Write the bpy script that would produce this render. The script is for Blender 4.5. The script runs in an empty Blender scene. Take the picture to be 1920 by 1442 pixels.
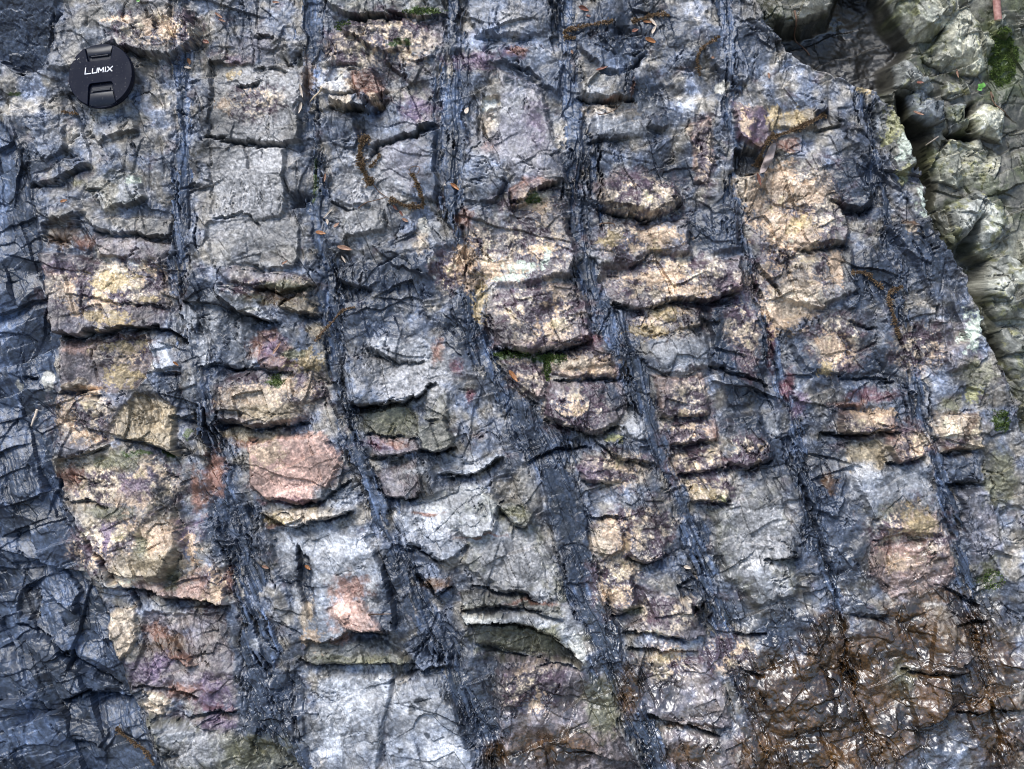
import bpy, bmesh, math, random
import numpy as np
from mathutils import Vector, Matrix

random.seed(7)
scene = bpy.context.scene
COL = scene.collection

# ------------------------------------------------------------------ frame of the rock face
S = 0.0005                       # metres per surface unit (the face is 0.96 m across)
SLOPE = math.radians(62)
CX, CY = 960.0, 721.0
AX = Vector((1, 0, 0))
UP = Vector((0, math.cos(SLOPE), math.sin(SLOPE)))
NRM = Vector((0, -math.sin(SLOPE), math.cos(SLOPE)))
CENTRE = Vector((0, 0, 1.15))
FRAME = Matrix((
    (AX.x, UP.x, NRM.x, CENTRE.x),
    (AX.y, UP.y, NRM.y, CENTRE.y),
    (AX.z, UP.z, NRM.z, CENTRE.z),
    (0, 0, 0, 1)))

# ------------------------------------------------------------------ camera
DIST = 2700.0
cam = bpy.data.cameras.new("camera")
cam_ob = bpy.data.objects.new("camera", cam)
COL.objects.link(cam_ob)
cam.sensor_width = 36.0
cam.lens = 36.0 * DIST / 1920.0
cam.clip_start = 0.05
cam.clip_end = 500.0
cam_ob.matrix_world = FRAME @ Matrix.Translation((0, 0, DIST * S))
scene.camera = cam_ob

# ------------------------------------------------------------------ sky, sun, exposure
SUN_EL, SUN_AZ = math.radians(67), math.radians(232)     # azimuth: direction the light comes from, clockwise from +Y
world = bpy.data.worlds.new("World")
scene.world = world
world.use_nodes = True
wn = world.node_tree
for n in list(wn.nodes):
    wn.nodes.remove(n)
wo = wn.nodes.new("ShaderNodeOutputWorld")
bg = wn.nodes.new("ShaderNodeBackground")
sky = wn.nodes.new("ShaderNodeTexSky")
sky.sky_type = 'NISHITA'
sky.sun_disc = False
sky.sun_elevation = SUN_EL
sky.sun_rotation = SUN_AZ
sky.air_density = 1.0
sky.dust_density = 1.2
sky.ozone_density = 2.0
bg.inputs["Strength"].default_value = 0.095
wn.links.new(sky.outputs[0], bg.inputs[0])
wn.links.new(bg.outputs[0], wo.inputs[0])

sl = bpy.data.lights.new("sun", 'SUN')
sl.energy = 2.2
sl.angle = math.radians(30)
sl.color = (1.0, 0.985, 0.96)
sun = bpy.data.objects.new("sun", sl)
COL.objects.link(sun)
sd_ = Vector((math.sin(SUN_AZ) * math.cos(SUN_EL), math.cos(SUN_AZ) * math.cos(SUN_EL), math.sin(SUN_EL)))
sun.rotation_euler = sd_.to_track_quat('Z', 'Y').to_euler()
sun.location = (-1.5, -1.5, 4)

scene.cycles.pixel_filter_type = 'BLACKMAN_HARRIS'
scene.cycles.filter_width = 1.0
scene.view_settings.view_transform = 'Standard'
scene.view_settings.look = 'None'
scene.view_settings.gamma = 1
scene.view_settings.use_curve_mapping = False
scene.view_settings.exposure = 1.14

# ------------------------------------------------------------------ numpy noise
f4 = np.float32
def hash2(ix, iy, seed):
    h = (ix.astype(np.int64) * 374761393 + iy.astype(np.int64) * 668265263 + seed * 1442695041) & 0xffffffff
    h = ((h ^ (h >> 13)) * 1274126177) & 0xffffffff
    h = (h ^ (h >> 16)) & 0xffffffff
    return (h / 4294967296.0).astype(f4)

def gnoise(x, y, seed):
    """gradient noise, about -1..1"""
    xi = np.floor(x); yi = np.floor(y)
    fx = (x - xi).astype(f4); fy = (y - yi).astype(f4)
    xi = xi.astype(np.int64); yi = yi.astype(np.int64)
    u = fx * fx * fx * (fx * (fx * 6 - 15) + 10)
    v = fy * fy * fy * (fy * (fy * 6 - 15) + 10)
    def g(dx, dy):
        a = hash2(xi + dx, yi + dy, seed) * f4(2 * math.pi)
        return np.cos(a) * (fx - dx) + np.sin(a) * (fy - dy)
    n = (g(0, 0) * (1 - u) + g(1, 0) * u) * (1 - v) + (g(0, 1) * (1 - u) + g(1, 1) * u) * v
    return (n * 1.5).astype(f4)

def fbm(x, y, seed, octs=4, gain=0.5, lac=2.03):
    s = np.zeros(np.broadcast(x, y).shape, f4); a = 1.0; t = 0
    for o in range(octs):
        s += f4(a) * gnoise(x, y, seed + o * 17)
        t += a; a *= gain; x = x * lac + 3.1; y = y * lac + 7.7
    return s / f4(t)

def facets(x, y, seed, tilt=1.0, off=1.0):
    """broken-plane relief: every Voronoi cell is a tilted plane"""
    xi = np.floor(x); yi = np.floor(y)
    best = np.full(x.shape, 1e9, f4); h = np.zeros(x.shape, f4); cid = np.zeros(x.shape, f4)
    for dx in (-1, 0, 1):
        for dy in (-1, 0, 1):
            cx = xi + dx; cy = yi + dy
            px = cx + hash2(cx, cy, seed); py = cy + hash2(cx, cy, seed + 5)
            ex = (x - px).astype(f4); ey = (y - py).astype(f4)
            d = ex * ex + ey * ey
            gx = (hash2(cx, cy, seed + 9) - 0.5) * 2 * tilt
            gy = (hash2(cx, cy, seed + 13) - 0.35) * 2 * tilt
            o = (hash2(cx, cy, seed + 21) - 0.5) * 2 * off
            m = d < best
            best = np.where(m, d, best)
            h = np.where(m, o + gx * ex + gy * ey, h)
            cid = np.where(m, hash2(cx, cy, seed + 31), cid)
    return h, cid

def shards(x, y, seed, tilt=1.0, off=.3, c=.5, hollow=False):
    """continuous broken relief: tilted shells meeting in creases (hollow: conchoidal scoops meeting in sharp edges)"""
    xi = np.floor(x); yi = np.floor(y)
    h = np.full(x.shape, -1e9, f4); cid = np.zeros(x.shape, f4)
    for dx in (-1, 0, 1):
        for dy in (-1, 0, 1):
            cx = xi + dx; cy = yi + dy
            px = cx + hash2(cx, cy, seed); py = cy + hash2(cx, cy, seed + 5)
            ex = (x - px).astype(f4); ey = (y - py).astype(f4)
            g = (hash2(cx, cy, seed + 9) - .5) * 2 * tilt * ex + (hash2(cx, cy, seed + 13) - .42) * 2 * tilt * ey
            v = (hash2(cx, cy, seed + 21) - .5) * 2 * off + g - c * (ex * ex + ey * ey)
            m = v > h
            h = np.where(m, v, h); cid = np.where(m, hash2(cx, cy, seed + 31), cid)
    return (-h if hollow else h), cid

def sst(a, b, x):
    t = np.clip((x - a) / (b - a), 0, 1)
    return (t * t * (3 - 2 * t)).astype(f4)

# ------------------------------------------------------------------ seams of slate between the beds (x, width along y)
SEAMS = [
 [(-400,300,40),(0,330,40),(250,340,42),(400,337,46),(480,332,46),(560,343,44),(680,380,46),(800,392,40),(950,425,80),(1080,462,96),(1200,478,84),(1330,492,90),(1442,545,90),(2000,800,90)],
 [(-400,600,40),(0,588,48),(100,580,40),(200,574,34),(300,592,38),(400,602,38),(480,607,38),(560,611,46),(640,622,44),(720,630,40),(830,658,44),(900,694,44),(1000,722,54),(1080,768,76),(1150,800,90),(1250,838,44),(1340,885,58),(1442,925,58),(2000,1150,60)],
 [(-400,850,36),(0,848,46),(100,845,52),(200,842,50),(300,846,58),(400,850,40),(470,860,34),(520,874,34),(600,892,52),(680,915,66),(760,968,96),(830,1012,96),(900,1050,96),(1000,1070,96),(1100,1096,104),(1180,1122,100),(1260,1150,80),(1340,1186,64),(1442,1245,70),(2000,1500,70)],
 [(-400,1040,40),(0,1058,50),(80,1062,54),(200,1078,54),(300,1092,50),(400,1092,50),(480,1100,48),(560,1126,62),(650,1172,66),(740,1208,56),(830,1240,50),(910,1270,48),(980,1294,56),(1060,1322,60),(1150,1346,56),(1260,1384,44),(1360,1424,38),(1442,1450,34),(2000,1660,30)],
 [(-400,1350,30),(0,1360,30),(350,1386,26),(480,1412,26),(600,1440,30),(700,1464,36),(790,1490,44),(880,1508,46),(1000,1536,40),(1080,1560,30),(1200,1592,24),(1300,1612,20),(1442,1650,18),(2000,1800,20)],
 [(-400,1560,24),(300,1640,24),(480,1686,40),(600,1706,44),(740,1724,44),(860,1762,36),(980,1796,34),(1080,1815,34),(1250,1852,30),(1400,1880,24),(2000,2000,24)],
]
LEFT = [(-400,-90),(200,-20),(240,10),(330,48),(480,74),(620,97),(740,100),(860,96),(950,106),(1010,140),(1090,165),(1150,192),(1250,222),(1330,250),(1442,290),(2000,400)]
OUTER = [(-400,1300),(0,1430),(50,1450),(90,1480),(120,1520),(150,1600),(170,1655),(230,1700),(310,1722),(400,1748),(490,1800),(580,1842),(680,1880),(780,1918),(1000,2010),(2000,2300)]

# ------------------------------------------------------------------ blocks: (height, slope x, slope y, bevel, outline)
BLOCKS = [
 # bed between the left slate and the first seam
 (-12,.06,-.34,10,[(-60,-60),(112,-60),(110,5),(92,42),(86,98),(72,130),(36,135),(0,114),(-60,110)]),
 (16,0,.05,12,[(96,50),(150,12),(240,-20),(340,-20),(350,25),(372,60),(322,112),(250,96),(200,76),(135,128),(86,130)]),
 (8,.05,.1,8,[(60,232),(115,228),(122,268),(78,300),(58,280)]),
 (9,0,.12,8,[(146,232),(235,208),(256,240),(172,264)]),
 (10,0,.16,7,[(46,345),(110,290),(166,304),(106,334)]),
 (12,.06,.12,9,[(155,348),(205,310),(250,322),(272,368),(228,386),(190,398)]),
 (5,0,.1,7,[(40,395),(110,370),(158,395),(110,410)]),
 (-12,0,.1,10,[(75,415),(105,408),(150,418),(168,450),(142,482),(84,448)]),
 (10,0,.1,6,[(160,406),(210,404),(320,408),(320,442),(268,441),(176,430)]),
 (3,0,.05,6,[(176,438),(268,446),(316,450),(312,494),(180,478)]),
 (13,.0,.09,9,[(66,470),(140,478),(225,500),(312,505),(316,566),(302,612),(200,619),(106,629),(94,600),(84,535)]),
 (-5,0,.02,7,[(107,642),(170,636),(266,628),(278,680),(256,734),(112,731)]),
 (6,0,.12,5,[(106,735),(145,707),(186,733)]),
 (10,.12,.1,8,[(268,642),(300,628),(336,692),(288,700)]),
 (4,0,.08,8,[(284,708),(336,704),(336,742),(324,772),(284,736)]),
 (7,-.05,.15,10,[(100,742),(250,736),(205,800),(190,826),(148,852),(110,866)]),
 (9,.05,.12,10,[(192,812),(250,740),(320,764),(326,850),(252,826),(216,820)]),
 (11,.1,.15,10,[(328,802),(372,798),(390,830),(384,862),(340,852)]),
 (5,0,.03,34,[(106,870),(150,850),(232,834),(300,880),(332,935),(342,1010),(310,1092),(232,1102),(202,1066),(132,980),(104,942)]),
 (8,0,.1,7,[(140,1008),(200,1070),(224,1104),(160,1102),(142,1092)]),
 (12,0,.18,8,[(206,1078),(260,1082),(310,1098),(380,1060),(420,1100),(424,1138),(376,1130),(318,1124),(262,1112)]),
 (11,-.12,.1,9,[(195,1150),(250,1138),(258,1200),(218,1250),(205,1230)]),
 (-4,0,.07,10,[(270,1148),(330,1158),(420,1150),(436,1250),(440,1322),(350,1322),(238,1288),(262,1220)]),
 (10,.15,.1,6,[(262,1180),(290,1170),(360,1240),(372,1250),(352,1252),(310,1228)]),
 (7,0,.1,5,[(262,1300),(300,1302),(312,1328),(290,1328)]),
 (8,0,.1,5,[(262,1326),(300,1330),(302,1344),(272,1346)]),
 (6,0,.15,6,[(346,1350),(440,1342),(442,1376),(384,1370)]),
 (10,-.05,-.08,22,[(270,1346),(350,1352),(440,1380),(520,1400),(570,1460),(560,1520),(310,1520),(292,1400)]),
 # slabs in the left slate
 (14,0,.14,9,[(26,1200),(75,1194),(140,1260),(232,1306),(130,1310),(70,1252)]),
 (9,0,.14,7,[(96,1366),(140,1358),(198,1374),(182,1412),(122,1396)]),
 (-12,0,0,5,[(20,1110),(56,1108),(56,1166),(18,1166)]),
 (-4,0,0,8,[(205,1378),(290,1400),(345,1450),(345,1520),(180,1520),(180,1440)]),
 (6,0,.08,8,[(0,1060),(90,1050),(140,1110),(130,1160),(60,1110)]),
 (5,0,.05,8,[(0,860),(50,870),(80,910),(70,940),(0,930)]),
 # second bed
 (8,0,.03,7,[(390,108),(572,118),(562,262),(532,268),(440,262),(388,256)]),
 (6,0,.02,6,[(390,270),(535,274),(536,400),(480,412),(390,402)]),
 (4,0,.03,6,[(388,414),(558,404),(562,500),(400,498)]),
 (12,0,.1,8,[(404,498),(480,504),(568,520),(588,538),(574,560),(520,540),(478,540),(420,520)]),
 (18,0,.15,4,[(404,524),(440,538),(500,578),(526,604),(476,592),(430,578),(408,556)]),
 (14,-.1,.15,5,[(524,570),(560,548),(596,578),(602,592),(560,586)]),
 (2,.1,.02,9,[(386,580),(430,590),(446,690),(400,684)]),
 (2,-.1,.02,9,[(440,600),(480,604),(476,690),(452,690)]),
 (10,0,.08,10,[(482,622),(520,614),(546,660),(532,696),(484,692)]),
 (12,0,.1,14,[(404,718),(480,690),(560,688),(612,700),(592,736),(576,790),(460,802),(408,790)]),
 (14,0,.03,10,[(462,826),(600,812),(640,870),(602,932),(560,948),(502,934),(472,915)]),
 (4,0,.05,6,[(588,916),(655,906),(662,958),(600,976)]),
 (16,0,.2,6,[(488,965),(540,958),(600,952),(660,956),(600,980),(540,986)]),
 (10,0,.02,10,[(500,992),(600,986),(682,1010),(722,1060),(742,1180),(660,1186),(600,1212),(566,1200),(562,1100),(512,1050)]),
 (-16,.1,.05,8,[(556,1020),(574,1050),(596,1150),(580,1160),(556,1090)]),
 (11,.05,.1,6,[(608,1142),(680,1120),(702,1150),(728,1186),(658,1187),(640,1170)]),
 (6,0,.22,7,[(576,1204),(650,1208),(720,1200),(770,1246),(720,1246),(660,1246),(600,1250),(566,1236)]),
 (4,0,.0,9,[(592,1276),(740,1270),(722,1350),(702,1460),(700,1520),(620,1520),(600,1350)]),
 (6,.03,.0,9,[(750,1284),(832,1266),(862,1350),(890,1460),(900,1520),(712,1520),(726,1350)]),
 (10,0,.12,7,[(764,1240),(790,1180),(818,1162),(850,1210),(840,1256),(790,1262)]),
 (-2,0,.0,8,[(500,1260),(560,1262),(580,1340),(600,1442),(560,1442),(510,1340)]),
 # third bed
 (9,0,.12,7,[(612,-60),(840,-60),(838,20),(740,24),(660,26),(612,10)]),
 (7,0,.03,6,[(655,32),(835,28),(830,86),(700,92),(640,60)]),
 (5,.06,.1,8,[(612,60),(690,60),(668,120),(606,118)]),
 (6,-.05,.05,6,[(716,55),(770,78),(790,110),(780,160),(720,110)]),
 (14,.08,.1,6,[(600,166),(640,134),(664,170),(658,178),(612,174)]),
 (18,.15,.12,6,[(656,130),(690,120),(722,165),(702,190),(682,196),(664,168)]),
 (20,0,.2,4,[(610,176),(690,180),(684,206),(640,196)]),
 (4,0,.05,6,[(600,198),(660,210),(672,258),(660,282),(615,264)]),
 (10,.05,.06,7,[(690,200),(722,180),(790,230),(820,232),(760,252),(720,262),(686,288),(672,240)]),
 (3,0,.06,7,[(615,268),(660,284),(684,318),(618,318)]),
 (5,0,.05,6,[(618,322),(680,342),(692,386),(626,374)]),
 (6,.06,.05,10,[(720,270),(820,242),(822,380),(700,350),(690,300)]),
 (8,0,.08,8,[(640,392),(716,388),(722,430),(640,452)]),
 (8,.1,.1,8,[(700,460),(770,420),(800,400),(820,460),(800,520),(740,500)]),
 (10,0,.12,8,[(628,505),(680,490),(712,530),(690,542),(630,528)]),
 (7,0,.08,9,[(684,652),(720,626),(790,630),(800,672),(750,680),(716,664)]),
 (16,0,.2,7,[(640,672),(700,668),(784,690),(812,718),(758,757),(700,754),(652,762)]),
 (2,0,-.28,6,[(674,768),(756,762),(782,778),(786,816),(682,814)]),
 (10,.1,.08,7,[(796,732),(832,726),(842,788),(794,786)]),
 (22,0,.16,7,[(780,800),(830,782),(852,820),(846,836),(822,848),(788,840)]),
 (7,0,.08,5,[(690,822),(776,816),(786,840),(770,848),(692,860)]),
 (7,0,.08,6,[(700,884),(778,864),(800,920),(762,934),(724,934)]),
 (12,0,.2,5,[(822,888),(868,876),(930,850),(938,860),(872,896)]),
 (5,0,.1,12,[(778,944),(830,920),(900,915),(938,944),(930,1000),(880,1010),(800,962)]),
 (14,-.1,.15,6,[(930,940),(960,935),(1000,960),(988,988),(962,984)]),
 (6,0,.06,8,[(752,975),(800,972),(880,1020),(832,1054),(790,1028),(748,1024)]),
 (20,0,.14,6,[(760,1040),(812,1050),(846,1096),(820,1116),(782,1074)]),
 (7,0,.04,12,[(880,980),(1000,960),(1040,1060),(1064,1126),(1010,1128),(940,1108),(868,1060)]),
 (8,0,.12,6,[(860,1110),(940,1118),(1062,1140),(1060,1158),(1000,1144),(930,1134),(868,1144)]),
 (10,0,.1,6,[(862,1150),(1042,1154),(1092,1202),(1096,1250),(1046,1194),(962,1168),(880,1170)]),
 (-2,0,-.25,5,[(884,1172),(960,1172),(1046,1200),(1088,1240),(1090,1254),(950,1222),(892,1204)]),
 (5,0,.0,10,[(932,1232),(1000,1236),(1092,1264),(1150,1350),(1200,1442),(1220,1520),(950,1520),(926,1290)]),
 (9,0,.0,10,[(945,1258),(1020,1250),(1040,1275),(990,1300),(975,1325),(945,1320)]),
 # fourth bed
 (6,0,.1,7,[(872,-60),(1040,-60),(1040,50),(1000,68),(898,62),(872,20)]),
 (8,0,.02,9,[(900,76),(1000,78),(1056,110),(1052,180),(1010,150),(950,118),(900,120)]),
 (8,.0,.03,12,[(936,126),(1012,150),(1056,300),(1064,344),(960,332),(932,250)]),
 (-12,0,0,5,[(902,170),(934,180),(938,252),(906,250)]),
 (9,0,.06,8,[(868,300),(920,284),(950,330),(930,380),(868,380)]),
 (12,0,.1,10,[(952,350),(985,330),(1040,340),(990,378),(955,390)]),
 (10,0,.04,16,[(920,430),(982,400),(1056,392),(1082,480),(1074,520),(930,540)]),
 (10,0,.12,12,[(930,544),(1080,530),(1102,572),(1108,638),(1000,662),(934,648),(914,592)]),
 (7,.05,.08,9,[(952,672),(1014,680),(1030,742),(1010,752),(970,720)]),
 (6,0,.06,8,[(1038,662),(1130,650),(1168,704),(1070,710),(1036,700)]),
 (13,0,.1,10,[(1030,718),(1170,712),(1182,760),(1160,798),(1118,812),(1060,804),(1026,784)]),
 (8,.1,.1,6,[(1166,800),(1194,770),(1216,820),(1182,822)]),
 (10,.08,.12,7,[(1130,824),(1210,822),(1242,872),(1218,878),(1162,860)]),
 (6,0,.05,6,[(1012,878),(1066,870),(1092,920),(1110,1000),(1114,1100),(1062,1100),(1030,980)]),
 (6,0,.08,9,[(968,882),(1002,874),(1024,990),(990,985),(966,940)]),
 (8,0,.08,9,[(1096,850),(1160,870),(1170,905),(1090,900)]),
 (22,0,.06,13,[(1168,976),(1224,972),(1256,1018),(1254,1042),(1216,1056),(1172,1042)]),
 (8,0,.05,9,[(1112,978),(1160,974),(1168,1030),(1130,1050)]),
 (8,0,.1,14,[(1130,1060),(1190,1060),(1200,1140),(1152,1160)]),
 (8,.08,.02,6,[(1262,1038),(1302,1078),(1322,1150),(1278,1124)]),
 (6,0,.06,7,[(1070,1122),(1122,1120),(1162,1180),(1172,1240),(1124,1252),(1094,1190)]),
 (7,0,.06,10,[(1190,1100),(1300,1130),(1330,1200),(1290,1200),(1210,1190),(1172,1190)]),
 (6,0,.05,12,[(1200,1240),(1330,1236),(1360,1300),(1376,1372),(1280,1358),(1214,1344)]),
 (5,0,.02,12,[(1236,1372),(1400,1386),(1430,1442),(1450,1520),(1270,1520)]),
 # fifth bed
 (13,0,.08,10,[(1088,72),(1150,48),(1200,68),(1218,94),(1190,120),(1172,136),(1128,130),(1092,92)]),
 (19,0,.1,10,[(1082,156),(1112,134),(1160,138),(1190,164),(1186,180),(1150,190),(1114,182),(1084,176)]),
 (6,0,.02,14,[(1105,190),(1200,170),(1260,180),(1230,250),(1110,264)]),
 (9,0,.1,8,[(1218,208),(1250,200),(1270,228),(1250,238),(1222,234)]),
 (6,0,.02,14,[(1310,40),(1420,60),(1450,130),(1380,160),(1330,120)]),
 (8,.08,.02,9,[(1296,225),(1330,216),(1340,300),(1325,348),(1304,340)]),
 (13,-.1,.08,8,[(1378,190),(1432,200),(1452,258),(1424,280),(1384,264)]),
 (-30,0,0,12,[(1376,276),(1430,284),(1444,320),(1400,332),(1376,310)]),
 (26,0,.03,26,[(1108,346),(1150,324),(1210,322),(1268,348),(1278,376),(1242,406),(1180,408),(1136,392)]),
 (8,0,.05,14,[(1112,424),(1200,412),(1290,400),(1300,480),(1220,478),(1180,494),(1120,480)]),
 (12,0,.12,14,[(1124,492),(1180,498),(1390,480),(1398,540),(1330,562),(1250,566),(1200,580),(1150,570)]),
 (6,0,.03,14,[(1296,400),(1380,380),(1398,470),(1310,476)]),
 (6,0,.03,9,[(1174,578),(1260,570),(1316,576),(1316,612),(1230,632),(1182,640)]),
 (6,0,.06,12,[(1214,632),(1318,616),(1340,690),(1250,702)]),
 (9,0,.12,9,[(1226,706),(1320,700),(1334,776),(1242,784)]),
 (9,0,.14,8,[(1258,796),(1344,786),(1346,828),(1256,838)]),
 (9,0,.14,8,[(1272,848),(1352,846),(1372,874),(1276,892)]),
 (10,0,.12,8,[(1292,904),(1368,890),(1374,940),(1300,948)]),
 (7,-.03,.02,9,[(1330,568),(1400,572),(1428,640),(1442,718),(1392,700),(1336,680)]),
 (3,0,.05,9,[(1334,690),(1440,728),(1450,760),(1372,762)]),
 (13,0,.05,14,[(1368,780),(1422,770),(1452,850),(1448,862),(1400,878),(1364,868)]),
 (7,0,.03,14,[(1330,960),(1460,900),(1490,1010),(1500,1120),(1420,1140),(1360,1080)]),
 (10,0,.1,8,[(1434,1010),(1490,1000),(1500,1040),(1450,1050)]),
 (7,0,.08,8,[(1500,1160),(1530,1154),(1552,1190),(1536,1230),(1504,1226)]),
 # sixth bed
 (8,0,.03,16,[(1430,320),(1510,300),(1560,320),(1600,420),(1590,456),(1500,460),(1440,440)]),
 (14,.05,.06,14,[(1556,312),(1602,298),(1642,366),(1622,394),(1566,380)]),
 (9,0,.08,10,[(1452,212),(1530,200),(1536,236),(1490,240),(1460,236)]),
 (10,0,.08,7,[(1524,180),(1552,186),(1556,210),(1526,206)]),
 (8,0,.08,12,[(1424,490),(1520,468),(1600,462),(1612,540),(1540,580),(1450,560)]),
 (8,.1,.1,4,[(1580,546),(1612,550),(1604,582),(1582,570)]),
 (6,0,.02,14,[(1470,600),(1600,560),(1680,610),(1690,700),(1580,706),(1500,690)]),
 (5,0,.05,14,[(1580,712),(1690,714),(1720,770),(1690,776),(1574,766)]),
 (17,0,.1,8,[(1574,772),(1680,776),(1690,806),(1650,806),(1580,812)]),
 (16,.05,.08,9,[(1664,800),(1722,800),(1746,856),(1690,868),(1666,840)]),
 (-6,0,.03,6,[(1590,836),(1650,828),(1670,860),(1660,880),(1600,890)]),
 (6,0,.02,14,[(1600,896),(1740,872),(1770,960),(1780,1010),(1640,990)]),
 (8,0,.04,16,[(1650,980),(1760,960),(1800,1080),(1780,1110),(1680,1130),(1630,1060)]),
 (5,0,.05,7,[(1500,880),(1560,830),(1590,900),(1580,980),(1530,960)]),
 (7,0,.1,6,[(1600,1134),(1660,1130),(1668,1156),(1604,1156)]),
 (7,0,.06,14,[(1690,1170),(1800,1130),(1830,1230),(1800,1250),(1700,1236)]),
 (12,0,.06,9,[(1704,1268),(1780,1264),(1792,1310),(1782,1342),(1722,1372),(1706,1320)]),
 (10,0,.1,10,[(1700,1232),(1800,1240),(1818,1262),(1772,1264),(1704,1256)]),
 (8,0,.04,20,[(1440,1240),(1540,1230),(1580,1330),(1560,1370),(1460,1390)]),
 (8,0,.04,20,[(1430,1392),(1560,1390),(1620,1442),(1620,1520),(1440,1520)]),
 (5,0,.02,20,[(1740,1380),(1840,1350),(1860,1520),(1720,1520)]),
 # last bed
 (12,0,.08,10,[(1768,782),(1838,776),(1852,838),(1848,842),(1772,850)]),
 (8,0,.08,9,[(1778,862),(1840,858),(1856,900),(1784,906)]),
 (8,.05,.03,9,[(1806,920),(1866,914),(1886,1080),(1830,1080)]),
 (7,0,.05,14,[(1760,600),(1820,600),(1850,680),(1780,700)]),
 (8,0,.03,12,[(1660,420),(1740,410),(1800,500),(1830,600),(1760,590),(1720,500)]),
 (9,.06,.03,8,[(1650,190),(1700,240),(1718,310),(1690,330),(1640,240)]),
 (8,0,.05,9,[(1560,215),(1640,250),(1700,340),(1690,360),(1600,280)]),
]
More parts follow.
